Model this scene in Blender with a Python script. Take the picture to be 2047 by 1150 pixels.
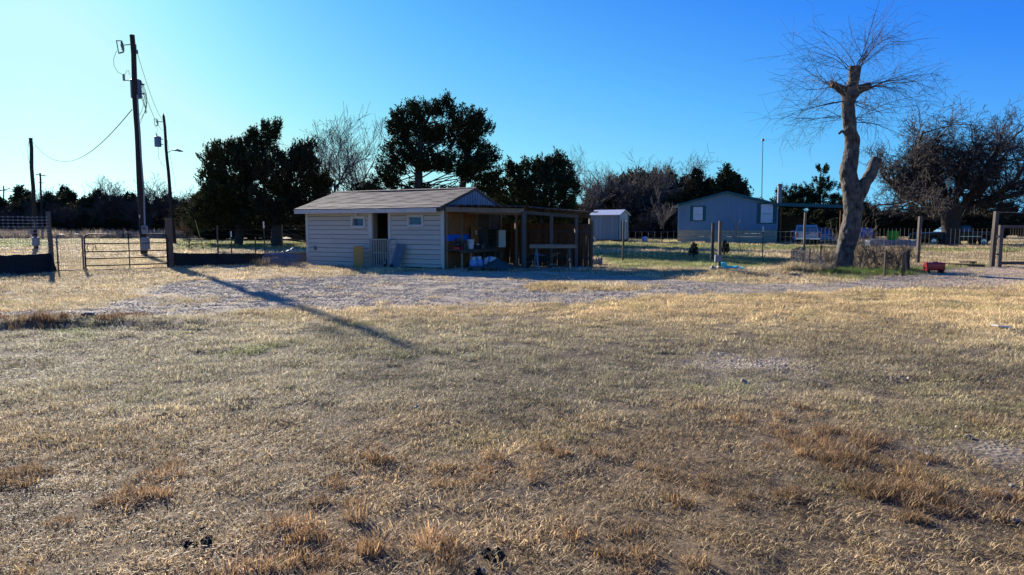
import bpy, math, random
import numpy as np
from mathutils import Vector, Matrix
for o in list(bpy.data.objects): bpy.data.objects.remove(o)
S = bpy.context.scene
COL = S.collection
R = math.radians
# ---------------------------------------------------------------- camera, sky, sun, exposure
CAMH, PITCH, LENS = 1.6, 5.15, 24.0
cam_d = bpy.data.cameras.new('camera'); cam_d.lens = LENS; cam_d.sensor_width = 36.0
cam_d.clip_start = 0.05; cam_d.clip_end = 6000
cam = bpy.data.objects.new('camera', cam_d); COL.objects.link(cam)
cam.location = (0, 0, CAMH); cam.rotation_euler = (R(90 - PITCH), 0, 0)
S.camera = cam
SUN_EL, SUN_AZ = 19.3, -34.0            # azimuth measured clockwise from +Y
w = bpy.data.worlds.new('World'); S.world = w; w.use_nodes = True
nt = w.node_tree; bg = nt.nodes['Background']
sky = nt.nodes.new('ShaderNodeTexSky'); sky.sky_type = 'NISHITA'; sky.sun_disc = False
sky.sun_elevation = R(SUN_EL); sky.sun_rotation = R(SUN_AZ)
sky.air_density = 1.0; sky.dust_density = 0.25; sky.ozone_density = 2.5; sky.altitude = 0
# the clear winter sky: Nishita brightness, its colour saturated from cyan-white (bright) to deep blue (dim), the same rule in every direction
EXPO = 1.4; SKYK = 0.09
bw = nt.nodes.new('ShaderNodeRGBToBW'); nt.links.new(sky.outputs[0], bw.inputs[0])
ml = nt.nodes.new('ShaderNodeMath'); ml.operation = 'MULTIPLY'; ml.inputs[1].default_value = SKYK; nt.links.new(bw.outputs[0], ml.inputs[0])
cr = nt.nodes.new('ShaderNodeValToRGB'); nt.links.new(ml.outputs[0], cr.inputs[0])
cr.color_ramp.elements[0].position = 0.05; cr.color_ramp.elements[0].color = (.012, .085, .42, 1)
cr.color_ramp.elements[1].position = 0.95; cr.color_ramp.elements[1].color = (.60, .98, 1, 1)
for p_, c_ in ((.17, (.016, .15, .80, 1)), (.27, (.040, .265, .96, 1)), (.42, (.12, .50, 1, 1)), (.62, (.26, .74, 1, 1)), (.80, (.42, .92, 1, 1))):
    e_ = cr.color_ramp.elements.new(p_); e_.color = c_
mxx = nt.nodes.new('ShaderNodeMath'); mxx.operation = 'MAXIMUM'; mxx.inputs[1].default_value = 1.0; nt.links.new(ml.outputs[0], mxx.inputs[0])
mn = nt.nodes.new('ShaderNodeMath'); mn.operation = 'MINIMUM'; mn.inputs[1].default_value = 2.2; nt.links.new(mxx.outputs[0], mn.inputs[0])
ms2 = nt.nodes.new('ShaderNodeMath'); ms2.operation = 'MULTIPLY'; ms2.inputs[1].default_value = 2 ** -EXPO; nt.links.new(mn.outputs[0], ms2.inputs[0])
nt.links.new(cr.outputs[0], bg.inputs['Color']); nt.links.new(ms2.outputs[0], bg.inputs['Strength'])
sd = bpy.data.lights.new('sun', 'SUN'); sd.energy = 5.0; sd.angle = R(0.53); sd.color = (1.0, 0.92, 0.79)
sun = bpy.data.objects.new('sun', sd); COL.objects.link(sun)
SDIR = Vector((math.sin(R(SUN_AZ)) * math.cos(R(SUN_EL)), math.cos(R(SUN_AZ)) * math.cos(R(SUN_EL)), math.sin(R(SUN_EL))))
sun.rotation_euler = (-SDIR).to_track_quat('-Z', 'Y').to_euler(); sun.location = SDIR * 200
S.view_settings.view_transform = 'Standard'; S.view_settings.look = 'None'
S.view_settings.exposure = EXPO; S.view_settings.gamma = 1.0; S.view_settings.use_curve_mapping = False

# ---------------------------------------------------------------- layout helpers
FPX = LENS / 36 * 2047; CX, CY = 1023.5, 575.0
_c, _s = math.cos(R(PITCH)), math.sin(R(PITCH))
def ray(px, py):
    a = (px - CX) / FPX; b = (CY - py) / FPX
    return Vector((a, _c + b * _s, -_s + b * _c))
def on_ground(px, py, z=0.0):
    d = ray(px, py); t = (z - CAMH) / d.z
    return Vector((d.x * t, d.y * t, z))
def at_depth(px, py, Y):
    d = ray(px, py); t = Y / d.y
    return Vector((d.x * t, Y, CAMH + d.z * t))
def height_at(py, Y, px=CX): return at_depth(px, py, Y).z

# ---------------------------------------------------------------- noise
def _hash(ix, iy, seed):
    n = (ix.astype(np.int64) * 374761393 + iy.astype(np.int64) * 668265263 + seed * 1442695041) & 0xffffffff
    n = ((n ^ (n >> 13)) * 1274126177) & 0xffffffff
    return ((n ^ (n >> 16)) & 0xffffff) / float(0xffffff)
def vnoise(x, y, seed=0):
    x = np.asarray(x, float); y = np.asarray(y, float)
    ix = np.floor(x); iy = np.floor(y); fx = x - ix; fy = y - iy
    fx = fx * fx * (3 - 2 * fx); fy = fy * fy * (3 - 2 * fy)
    a = _hash(ix, iy, seed); b = _hash(ix + 1, iy, seed); c = _hash(ix, iy + 1, seed); d = _hash(ix + 1, iy + 1, seed)
    return (a + (b - a) * fx) * (1 - fy) + (c + (d - c) * fx) * fy
def fbm(x, y, seed=0, oc=4):
    t = 0; a = 0.5; n = 0
    for i in range(oc):
        t = t + a * vnoise(np.asarray(x) * 2 ** i, np.asarray(y) * 2 ** i, seed + i * 17); n += a; a *= 0.5
    return t / n
def sstep(a, b, x):
    t = np.clip((x - a) / (b - a), 0, 1); return t * t * (3 - 2 * t)
def pip(px, py, poly):
    ins = np.zeros(np.shape(px), bool); n = len(poly); j = n - 1
    for i in range(n):
        xi, yi = poly[i]; xj, yj = poly[j]
        if yi != yj:
            c = ((yi > py) != (yj > py)) & (px < (xj - xi) * (py - yi) / (yj - yi) + xi)
            ins ^= c
        j = i
    return ins
def wpoly(pts): return [tuple(on_ground(a, b)[:2]) for a, b in pts]

MOUND = on_ground(1500, 548)
DITCH = on_ground(150, 652)
def gz(x, y):
    x = np.asarray(x, float); y = np.asarray(y, float)
    near = 1 - sstep(14, 30, y)
    z = 0.07 * near * (fbm(x / 1.6, y / 1.6, 3) - 0.5) + 0.06 * near * (fbm(x / 0.45, y / 0.45, 9, 3) - 0.5)
    z = z + 0.10 * (fbm(x / 9, y / 9, 21, 3) - 0.5) * sstep(3, 9, y) * (1 - 0.7 * sstep(20, 24, y) * (1 - sstep(31, 36, y)))
    z = z + 0.16 * np.exp(-((x - MOUND.x) / 3.2) ** 2 - ((y - MOUND.y) / 1.3) ** 2)
    e = np.exp(-(((y - DITCH.y) - 0.10 * (x - DITCH.x)) / 0.35) ** 2) * (1 - sstep(DITCH.x + 1.8, DITCH.x + 3.0, x))
    z = z + 0.11 * e
    z = z + 0.5 * (fbm(x / 60, y / 60, 31, 2) - 0.5) * sstep(110, 200, y)
    return z
def G(x, y): return float(gz(x, y))
def gp(px, py):
    v = on_ground(px, py); v.z = G(v.x, v.y); return v

# ---------------------------------------------------------------- mesh builder
class MB:
    def __init__(s): s.v = []; s.f = []
    def add(s, vs, fs):
        o = len(s.v); s.v.extend(tuple(map(float, p)) for p in vs); s.f.extend(tuple(i + o for i in f) for f in fs); return s
    def box(s, c, size, rz=0.0, rx=0.0, ry=0.0, bev=0.0):
        hx, hy, hz = [q / 2 for q in size]
        M = Matrix.Rotation(rz, 3, 'Z') @ Matrix.Rotation(ry, 3, 'Y') @ Matrix.Rotation(rx, 3, 'X')
        c = Vector(c)
        if bev <= 0:
            vs = [c + M @ Vector((x * hx, y * hy, z * hz)) for z in (-1, 1) for x, y in ((-1, -1), (1, -1), (1, 1), (-1, 1))]
            return s.add(vs, [(3, 2, 1, 0), (4, 5, 6, 7), (0, 1, 5, 4), (1, 2, 6, 5), (2, 3, 7, 6), (3, 0, 4, 7)])
        b = min(bev, hx * .95, hy * .95, hz * .95)
        rings = [(hx - b, hy - b, -hz), (hx, hy, -hz + b), (hx, hy, hz - b), (hx - b, hy - b, hz)]
        vs = []
        for X, Y, Z in rings:
            for x, y in ((-X, -Y + b * .6), (-X + b * .6, -Y), (X - b * .6, -Y), (X, -Y + b * .6), (X, Y - b * .6), (X - b * .6, Y), (-X + b * .6, Y), (-X, Y - b * .6)):
                vs.append(c + M @ Vector((x, y, Z)))
        fs = [tuple(range(7, -1, -1)), tuple(range(24, 32))]
        for k in range(3):
            for i in range(8):
                j = (i + 1) % 8; fs.append((k * 8 + i, k * 8 + j, k * 8 + 8 + j, k * 8 + 8 + i))
        return s.add(vs, fs)
    def beam(s, p, q, wd, ht, up=(0, 0, 1)):
        p = Vector(p); q = Vector(q); d = (q - p).normalized(); upv = Vector(up)
        side = d.cross(upv)
        if side.length < 1e-4: side = d.cross(Vector((1, 0, 0)))
        side.normalize(); u = side.cross(d).normalized()
        vs = [e + side * (a * wd / 2) + u * (b * ht / 2) for e in (p, q) for a, b in ((-1, -1), (1, -1), (1, 1), (-1, 1))]
        return s.add(vs, [(3, 2, 1, 0), (4, 5, 6, 7), (0, 1, 5, 4), (1, 2, 6, 5), (2, 3, 7, 6), (3, 0, 4, 7)])
    def tube(s, pts, r, n=6, cap=True):
        P = np.array([tuple(p) for p in pts], float); m = len(P)
        rr = np.full(m, r, float) if np.isscalar(r) else np.array(r, float)
        T = np.gradient(P, axis=0); T /= (np.linalg.norm(T, axis=1, keepdims=True) + 1e-9)
        a = np.array((0., 0., 1.)) if abs(T[0][2]) < .9 else np.array((1., 0., 0.))
        N = a - T * (T @ a)[:, None]
        bad = np.linalg.norm(N, axis=1) < 1e-3
        N[bad] = np.array((0.7, 0.7, 0.1)); N /= np.linalg.norm(N, axis=1, keepdims=True)
        B = np.cross(T, N)
        an = np.arange(n) * 2 * math.pi / n
        V = P[:, None, :] + rr[:, None, None] * (np.cos(an)[None, :, None] * N[:, None, :] + np.sin(an)[None, :, None] * B[:, None, :])
        fs = []
        for k in range(m - 1):
            for i in range(n):
                j = (i + 1) % n; fs.append((k * n + i, k * n + j, k * n + n + j, k * n + n + i))
        if cap: fs.append(tuple(range(n - 1, -1, -1))); fs.append(tuple(range((m - 1) * n, m * n)))
        o = len(s.v); s.v.extend(map(tuple, V.reshape(-1, 3).tolist())); s.f.extend(tuple(i + o for i in f) for f in fs); return s
    def wire(s, p, q, r, n=3): return s.tube([p, q], r, n)
    def lathe(s, prof, c=(0, 0, 0), n=16, axis='Z'):
        vs = []; c = Vector(c)
        for (r, z) in prof:
            for i in range(n):
                a = 2 * math.pi * i / n; x, y = r * math.cos(a), r * math.sin(a)
                vs.append(c + (Vector((x, y, z)) if axis == 'Z' else Vector((z, x, y)) if axis == 'X' else Vector((x, z, y))))
        m = len(prof); fs = []
        for k in range(m - 1):
            for i in range(n):
                j = (i + 1) % n; fs.append((k * n + i, k * n + j, k * n + n + j, k * n + n + i))
        fs.append(tuple(range(n - 1, -1, -1))); fs.append(tuple(range((m - 1) * n, m * n)))
        return s.add(vs, fs)
    def prism(s, outline, a, b, plane='XZ'):
        n = len(outline)
        def q(p, t): return (p[0], t, p[1]) if plane == 'XZ' else (t, p[0], p[1]) if plane == 'YZ' else (p[0], p[1], t)
        vs = [q(p, a) for p in outline] + [q(p, b) for p in outline]
        fs = [tuple(range(n)), tuple(range(2 * n - 1, n - 1, -1))]
        for i in range(n):
            j = (i + 1) % n; fs.append((j, i, n + i, n + j))
        return s.add(vs, fs)
    def quad(s, a, b, c, d): return s.add([a, b, c, d], [(0, 1, 2, 3)])
    def slab(s, pts, t):
        n = len(pts); vs = [Vector(p) for p in pts] + [Vector(p) - Vector((0, 0, t)) for p in pts]
        fs = [tuple(range(n)), tuple(range(2 * n - 1, n - 1, -1))]
        for i in range(n):
            j = (i + 1) % n; fs.append((j, i, n + i, n + j))
        return s.add(vs, fs)
    def build(s, name, m, parent=None, off=None, smooth=False, loc=None):
        me = bpy.data.meshes.new(name)
        v = s.v
        if off is not None: v = [(a - off[0], b - off[1], c - off[2]) for a, b, c in v]
        me.from_pydata(v, [], s.f); me.update()
        if smooth:
            me.polygons.foreach_set('use_smooth', [True] * len(me.polygons))
        if m: me.materials.append(m)
        o = bpy.data.objects.new(name, me); COL.objects.link(o)
        if parent: o.parent = parent
        if loc is not None: o.location = loc
        fixn(me)
        return o
def fixn(me):
    import bmesh
    if len(me.polygons) > 60000: return
    bm = bmesh.new(); bm.from_mesh(me); bmesh.ops.recalc_face_normals(bm, faces=bm.faces[:]); bm.to_mesh(me); bm.free()
def thing(name, label, cat, loc=(0, 0, 0), rz=0.0, group=None):
    o = bpy.data.objects.new(name, None); COL.objects.link(o); o.empty_display_size = 0.2
    o.location = loc; o.rotation_euler = (0, 0, rz); o['label'] = label; o['category'] = cat
    if group: o['group'] = group
    return o
def tag(o, label, cat=None, group=None, kind=None):
    o['label'] = label
    if cat: o['category'] = cat
    if group: o['group'] = group
    if kind: o['kind'] = kind
    return o
def copy_tree(o, parent=None):
    c = o.copy(); COL.objects.link(c); c.parent = parent
    for ch in list(o.children): copy_tree(ch, c)
    return c

# ---------------------------------------------------------------- materials
MATS = {}
def pm(name, col, rough=0.85, var=0.25, scale=6.0, bump=0.15, metal=0.0, rnd=0.12, stretch=(1, 1, 1), bscale=None, spec=0.3, trans=0.0, col2=None, vein=0.0):
    if name in MATS: return MATS[name]
    m = bpy.data.materials.new(name); m.use_nodes = True; n = m.node_tree.nodes; l = m.node_tree.links
    b = n['Principled BSDF']; b.inputs['Roughness'].default_value = rough; b.inputs['Metallic'].default_value = metal
    b.inputs['Specular IOR Level'].default_value = spec
    tc = n.new('ShaderNodeTexCoord'); mp = n.new('ShaderNodeMapping'); mp.inputs['Scale'].default_value = stretch
    l.new(tc.outputs['Object'], mp.inputs['Vector'])
    nz = n.new('ShaderNodeTexNoise'); nz.inputs['Scale'].default_value = scale; nz.inputs['Detail'].default_value = 6; nz.inputs['Roughness'].default_value = 0.65
    l.new(mp.outputs[0], nz.inputs['Vector'])
    oi = n.new('ShaderNodeObjectInfo')
    rp = n.new('ShaderNodeValToRGB'); c2 = col2 or col
    rp.color_ramp.elements[0].position = 0.3; rp.color_ramp.elements[1].position = 0.7
    rp.color_ramp.elements[0].color = tuple(max(0, q * (1 - var)) for q in col) + (1,)
    rp.color_ramp.elements[1].color = tuple(min(1, q * (1 + var)) for q in c2) + (1,)
    l.new(nz.outputs['Fac'], rp.inputs['Fac'])
    mr = n.new('ShaderNodeMapRange'); mr.inputs['To Min'].default_value = 1 - rnd; mr.inputs['To Max'].default_value = 1 + rnd
    l.new(oi.outputs['Random'], mr.inputs['Value'])
    mx = n.new('ShaderNodeMix'); mx.data_type = 'RGBA'; mx.blend_type = 'MULTIPLY'; mx.inputs['Factor'].default_value = 1
    l.new(rp.outputs[0], mx.inputs[6]); l.new(mr.outputs[0], mx.inputs[7])
    l.new(mx.outputs[2], b.inputs['Base Color'])
    if bump > 0:
        n2 = n.new('ShaderNodeTexNoise'); n2.inputs['Scale'].default_value = bscale or scale * 4; n2.inputs['Detail'].default_value = 5
        l.new(mp.outputs[0], n2.inputs['Vector'])
        bp = n.new('ShaderNodeBump'); bp.inputs['Strength'].default_value = bump; bp.inputs['Distance'].default_value = 0.03
        l.new(n2.outputs['Fac'], bp.inputs['Height']); l.new(bp.outputs[0], b.inputs['Normal'])
    if trans > 0:
        tr = n.new('ShaderNodeBsdfTranslucent'); l.new(mx.outputs[2], tr.inputs['Color'])
        ms = n.new('ShaderNodeMixShader'); ms.inputs[0].default_value = trans
        l.new(b.outputs[0], ms.inputs[1]); l.new(tr.outputs[0], ms.inputs[2]); l.new(ms.outputs[0], n['Material Output'].inputs['Surface'])
    MATS[name] = m; return m
def glassmat(name, col, rough=0.06):
    m = bpy.data.materials.new(name); m.use_nodes = True; b = m.node_tree.nodes['Principled BSDF']
    b.inputs['Base Color'].default_value = col + (1,); b.inputs['Roughness'].default_value = rough; b.inputs['Specular IOR Level'].default_value = 0.8
    return m
M_SIDING = pm('siding_paint', (.50, .43, .335), .75, .07, 3, .08, rnd=.05, stretch=(.4, 1, 6))
M_TRIM = pm('trim_paint', (.54, .48, .40), .7, .07, 5, .05, rnd=.04)
M_SHINGLE = pm('roof_shingle', (.125, .10, .085), .95, .18, 9, .3, stretch=(1, 1, 1), bscale=30)
M_OSB = pm('osb_board', (.24, .10, .038), .85, .4, 14, .2, stretch=(1, 1, .6))
M_STUD = pm('raw_lumber', (.22, .165, .115), .85, .2, 4, .1, stretch=(3, 3, .4))
M_WEATHER = pm('weathered_wood', (.09, .076, .066), .9, .3, 5, .3, stretch=(5, 5, .5))
M_DARKWOOD = pm('dark_wood', (.085, .065, .05), .9, .35, 5, .3, stretch=(5, 5, .5))
M_PICKET = pm('picket_wood', (.11, .05, .022), .9, .3, 6, .3, rnd=.3, stretch=(4, 4, .5))
M_POSTW = pm('post_wood', (.12, .085, .06), .9, .3, 5, .35, stretch=(6, 6, .6))
M_POLE = pm('creosote_pole', (.03, .022, .019), .9, .35, 5, .25, stretch=(5, 5, .3))
M_GALV = pm('galvanized', (.16, .18, .21), .6, .15, 8, .03, metal=.25)
M_WIRE = pm('fence_wire', (.34, .33, .33), .5, .2, 8, 0, metal=.6)
M_RUSTW = pm('dark_wire', (.07, .06, .055), .7, .3, 8, 0, metal=.3)
M_BLACKM = pm('black_metal', (.03, .03, .033), .45, .2, 6, .02, metal=.3)
M_GATEB = pm('dark_gate_paint', (.022, .023, .027), .75, .25, 6, .02, metal=0, spec=.2)
M_GATEG = pm('grey_gate_pipe', (.13, .125, .14), .65, .2, 6, .02, metal=.15)
M_NET = pm('black_netting', (.012, .012, .014), .8, .4, 12, .5)
M_BLUE = pm('blue_board', (.01, .12, .55), .6, .08, 4, .02)
M_METALP = pm('ribbed_metal', (.17, .21, .28), .5, .12, 3, .03, metal=.25, stretch=(3, 3, .3))
M_CERAM = pm('porcelain', (.20, .20, .22), .3, .1, 8, 0)
M_TRANSF = pm('transformer_paint', (.12, .17, .24), .45, .1, 5, .02)
M_CABLE = pm('cable', (.02, .02, .022), .6, .1, 5, 0)
M_YELWOOD = pm('pine_cabinet', (.52, .26, .07), .6, .12, 4, .05, stretch=(1, 1, 5))
M_YELWOOD2 = pm('cabinet_front', (.50, .31, .15), .6, .12, 4, .05, stretch=(1, 1, 5))
M_BEIGE = pm('beige_slat', (.36, .31, .24), .6, .1, 6, .03)
M_WHITE = pm('white_plastic', (.55, .55, .54), .5, .06, 6, .02)
M_TANK = pm('propane_white_blue', (.20, .36, .62), .35, .1, 9, .02)
M_GREYPL = pm('grey_panel', (.12, .14, .17), .6, .2, 5, .05)
M_DKGREEN = pm('dark_green_tarp', (.02, .045, .045), .6, .3, 6, .3)
M_TEAL = pm('turquoise_pipe', (.06, .52, .50), .4, .08, 6, .02)
M_CONC = pm('concrete', (.42, .40, .37), .9, .2, 6, .3)
M_ROCK = pm('pale_rock', (.26, .23, .19), .9, .25, 5, .4)
M_DUNG = pm('dark_dung', (.020, .016, .013), .95, .6, 30, 1.0)
M_RED = pm('red_paint', (.42, .010, .016), .35, .12, 5, .02, spec=.5)
M_RUBBER = pm('rubber', (.02, .02, .022), .8, .2, 8, .1)
M_HSIDE = pm('house_siding', (.125, .225, .305), .7, .06, 2, .05, rnd=.03, stretch=(1, 1, .3))
M_HSKIRT = pm('skirting', (.38, .34, .23), .75, .08, 3, .05, rnd=.04)
M_HTEAL = pm('teal_trim', (.012, .09, .105), .6, .1, 3, .03)
M_HPANE = glassmat('sky_tinted_glass', (.35, .42, .52), .12)  # reflected sky painted into the pale glass colour
M_DGLASS = glassmat('window_glass_dark', (.03, .04, .05), .05)
M_CARGLASS = glassmat('car_glass', (.05, .09, .13), .08)
M_GREYCAR = pm('grey_car_paint', (.26, .29, .35), .35, .05, 3, 0, metal=.3, spec=.5)
M_BLACKCAR = pm('black_car_paint', (.010, .010, .012), .45, .1, 3, 0, spec=.25)
M_CHROME = pm('chrome', (.6, .6, .62), .25, .05, 4, 0, metal=.9)
M_TAIL = pm('tail_light', (.25, .01, .012), .3, .05, 4, 0)
M_GREEN = pm('green_bin', (.05, .50, .03), .5, .06, 4, .02)
M_BARREL = pm('blue_barrel', (.06, .16, .42), .4, .1, 4, .02)
M_MROOF = pm('pale_metal_roof', (.55, .56, .60), .45, .08, 4, .03, metal=.2)
M_GSHED = pm('garden_shed_paint', (.20, .26, .30), .7, .06, 3, .04)
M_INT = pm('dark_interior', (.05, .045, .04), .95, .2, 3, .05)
M_BARK = pm('mottled_bark', (.034, .029, .025), .95, .6, 7, 1.0, stretch=(1, 1, .6), bscale=16, col2=(.092, .080, .069))
M_BARKD = pm('dark_bark', (.042, .035, .030), .95, .35, 4, .5, stretch=(2, 2, .5))
M_TWIG = pm('twig_bark', (.048, .038, .033), .9, .3, 2, 0)
M_TWIGP = pm('pale_twig', (.14, .115, .095), .9, .3, 2, 0)
M_CUT = pm('cut_wood', (.10, .06, .035), .95, .5, 14, .3)
M_CEDAR = pm('cedar_foliage', (.020, .030, .013), .9, .5, .9, 0, rnd=.25, trans=.12, col2=(.032, .035, .013), spec=.1)
M_CEDARB = pm('brown_cedar_foliage', (.033, .034, .016), .9, .45, .9, 0, rnd=.25, trans=.12, col2=(.046, .040, .017), spec=.1)
M_PINE = pm('pine_foliage', (.016, .03, .012), .9, .4, 1.2, 0, rnd=.15, trans=.12, spec=.1)
M_SHRUB = pm('shrub_foliage', (.018, .03, .014), .8, .4, 4, 0, trans=.15)
M_YELLEAF = pm('yellow_stem', (.35, .30, .06), .8, .3, 4, 0)
# ================================================================ GROUND
GRAVEL = wpoly([(-250, 628), (0, 624), (150, 618), (262, 606), (270, 580), (400, 560), (600, 555), (700, 551), (888, 540), (1180, 546), (1340, 561), (1480, 567), (1620, 569),
    (1730, 557), (1850, 546), (1900, 536), (2000, 532), (2300, 530), (2300, 560), (2047, 566), (1880, 575), (1500, 586), (1320, 592), (1150, 606), (1050, 612), (800, 616),
    (500, 620), (300, 634), (150, 641), (0, 648), (-250, 656)])
ISLES = [wpoly([(1040, 580), (1080, 566), (1160, 568), (1290, 574), (1290, 584), (1100, 586)]), wpoly([(265, 603), (330, 586), (440, 586), (450, 600), (300, 614)]),
         wpoly([(880, 560), (1010, 556), (1010, 563), (880, 566)]), wpoly([(520, 588), (700, 580), (720, 586), (540, 596)])]
NEARG = [wpoly([(1370, 745), (1440, 715), (1560, 702), (1650, 728), (1560, 758), (1440, 762)]), wpoly([(1780, 885), (1900, 862), (2120, 862), (2120, 912), (1900, 900)])]
SHEDDIRT = wpoly([(360, 548), (430, 534), (640, 531), (760, 545), (700, 552), (600, 556), (400, 560)])
GREENP = [wpoly([(1600, 552), (1640, 540), (1830, 536), (1990, 530), (1985, 537), (1900, 541), (1830, 551), (1720, 560)]),
          wpoly([(1180, 508), (1420, 505), (1600, 522), (1500, 534), (1240, 536)]), wpoly([(350, 478), (620, 478), (620, 500), (350, 502)]), wpoly([(-200, 478), (105, 478), (105, 496), (-200, 496)]),
          wpoly([(1190, 489), (1560, 492), (1700, 496), (1700, 500), (1190, 500)]), wpoly([(1840, 498), (2200, 498), (2200, 506), (1840, 504)])]
def masks(x, y):
    x = np.asarray(x, float); y = np.asarray(y, float)
    wx = x + 1.1 * (fbm(x / 1.3, y / 1.3, 51) - 0.5); wy = y + 1.3 * (fbm(x / 1.1, y / 1.6, 77) - 0.5)
    gr = np.zeros_like(x); rs = np.random.RandomState(4)
    K = 10
    for k in range(K):
        jx, jy = rs.normal(0, .22, 2); jy *= 1.6
        a = pip(wx + jx, wy + jy, GRAVEL).astype(float)
        for i, p in enumerate(ISLES): a = np.where(pip(wx + jx, wy + jy, p), .12 if i < 1 else .45, a)
        for p in NEARG: a = np.maximum(a, .62 * pip(wx + jx, wy + jy, p))
        gr += a / K
    thin = fbm(x / 2.2, y / 1.2, 101)
    gr = gr * (0.72 + 0.4 * sstep(.36, .55, thin))
    gr = np.clip(gr, 0, 1)
    green = np.zeros_like(x)
    for p in GREENP: green = np.maximum(green, pip(wx, wy, p).astype(float))
    n1 = fbm(x / 1.7, y / 1.7, 201); n2 = fbm(x / .5, y / .5, 211)
    midg = sstep(5, 7, y) * (1 - sstep(10, 15, y)) * (1 - sstep(-.5, 3.5, x))
    green = np.maximum(green * (.7 + .6 * n2), sstep(.52, .70, n1 * .6 + n2 * .4) * (.32 + .6 * midg) * (1 - sstep(30, 45, y)))
    far = sstep(48, 60, y); green = np.maximum(green, far * .45 * sstep(.4, .62, fbm(x / 9, y / 9, 231)) * (1 - sstep(90, 130, y)))
    n3 = fbm(x / .55, y / .55, 301)
    rust = (sstep(.46, .64, n3) * .75 + .25) * (0.10 + .80 * (1 - sstep(3.6, 6.6, y + 4.5 * (fbm(x / 2.4, y / 2.4, 311, 3) - .5)))) * (1 - sstep(2, 9, x) * .3)
    n4 = fbm(x / .7, y / .7, 401); dark = sstep(.50, .72, n4)
    lush = sstep(.42, .6, fbm(x / 3, y / 3, 501)) * .5 + .5 * sstep(8, 13, y)
    return gr, np.clip(green, 0, 1), rust, dark, lush
rows = np.concatenate([[-400., -60.], -3 + 4.5 * (np.exp(np.linspace(0, math.log(2500 / 4.5), 500)) - 1) * 1.0])
u_in = np.linspace(-1.05, 1.05, 380); ex = np.geomspace(1.1, 14, 16)
us = np.concatenate([-ex[::-1], u_in, ex])
YY, UU = np.meshgrid(rows, us, indexing='ij')
SC = np.where(YY < -3.5, np.abs(YY) + 4, YY + 5.0)
XX = UU * SC
ZZ = gz(XX, YY)
nr, nc = XX.shape
me = bpy.data.meshes.new('ground'); V = np.stack([XX, YY, ZZ], -1).reshape(-1, 3)
idx = np.arange(nr * nc).reshape(nr, nc)
F = np.stack([idx[:-1, :-1], idx[:-1, 1:], idx[1:, 1:], idx[1:, :-1]], -1).reshape(-1, 4)
def np_mesh(me, V, F):
    k = F.shape[1]
    me.vertices.add(len(V)); me.vertices.foreach_set('co', V.astype(np.float32).ravel())
    me.loops.add(F.size); me.loops.foreach_set('vertex_index', F.astype(np.int32).ravel())
    me.polygons.add(len(F)); me.polygons.foreach_set('loop_start', np.arange(0, F.size, k, dtype=np.int32))
    me.update(calc_edges=True); me.validate()
np_mesh(me, V, F)
me.polygons.foreach_set('use_smooth', np.ones(len(F), bool))
gr, gn, ru, dk, lu = masks(XX.ravel(), YY.ravel())
DRY = np.array((.43, .335, .20)); RUST = np.array((.33, .215, .11)); GRN = np.array((.19, .23, .06)); SOIL = np.array((.085, .062, .043)); GREY = np.array((.33, .275, .215)); DKS = np.array((.13, .105, .08))
def colour(x, y, gr, gn, ru, dk, lu, for_blades=False):
    base = DRY[None] * (.80 + .34 * lu[:, None])
    xa, ya = np.asarray(x), np.asarray(y); nw = (1 - sstep(4.2, 8, ya))[:, None]
    base = base * (1 + nw * np.array((.02, -.03, -.08)))
    olive = (sstep(4.8, 6.5, ya) * (1 - sstep(10, 13, ya)) * (1 - .6 * sstep(0, 6, xa)))[:, None]; base = base * (1 + olive * np.array((-.12, -.03, .06)))
    straw = (sstep(7.5, 11, ya) * (1 - sstep(16, 19, ya)) * sstep(-6, 3, xa))[:, None]; base = base * (1 + straw * np.array((.24, .19, .08)))
    base = base + (RUST - base) * (ru * .7)[:, None]
    base = base + (GRN - base) * (gn * .75)[:, None]
    if not for_blades:
        yy = np.asarray(y)
        nearsoil = (.92 * (1 - .75 * sstep(9, 22, yy)) * (.8 + .2 * dk))[:, None]
        base = base + (SOIL - base) * nearsoil
        base = base + (DKS - base) * (.35 * dk * (1 - gr))[:, None]
        dirt = pip(np.asarray(x), yy, SHEDDIRT)
        base = np.where(dirt[:, None], np.array((.31, .225, .14)) * (.8 + .3 * lu[:, None]), base)
        base = base + (GREY - base) * gr[:, None]
    return base
cols = colour(XX.ravel(), YY.ravel(), gr, gn, ru, dk, lu)
at = me.attributes.new('tint', 'FLOAT_COLOR', 'POINT'); at.data.foreach_set('color', np.concatenate([cols, np.ones((len(cols), 1))], 1).astype(np.float32).ravel())
at = me.attributes.new('gravel', 'FLOAT', 'POINT'); at.data.foreach_set('value', gr.astype(np.float32))
gm = bpy.data.materials.new('ground_soil_and_gravel'); gm.use_nodes = True; n = gm.node_tree.nodes; l = gm.node_tree.links
b = n['Principled BSDF']; b.inputs['Roughness'].default_value = .95; b.inputs['Specular IOR Level'].default_value = .1
a1 = n.new('ShaderNodeAttribute'); a1.attribute_name = 'tint'; a2 = n.new('ShaderNodeAttribute'); a2.attribute_name = 'gravel'
tc = n.new('ShaderNodeTexCoord')
vo = n.new('ShaderNodeTexVoronoi'); vo.inputs['Scale'].default_value = 26; l.new(tc.outputs['Object'], vo.inputs['Vector'])
nz = n.new('ShaderNodeTexNoise'); nz.inputs['Scale'].default_value = 14; nz.inputs['Detail'].default_value = 8; nz.inputs['Roughness'].default_value = .7; l.new(tc.outputs['Object'], nz.inputs['Vector'])
sep = n.new('ShaderNodeSeparateColor'); l.new(vo.outputs['Color'], sep.inputs[0])
mr1 = n.new('ShaderNodeMapRange'); mr1.inputs['To Min'].default_value = .6; mr1.inputs['To Max'].default_value = 1.4; l.new(sep.outputs[0], mr1.inputs['Value'])
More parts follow.
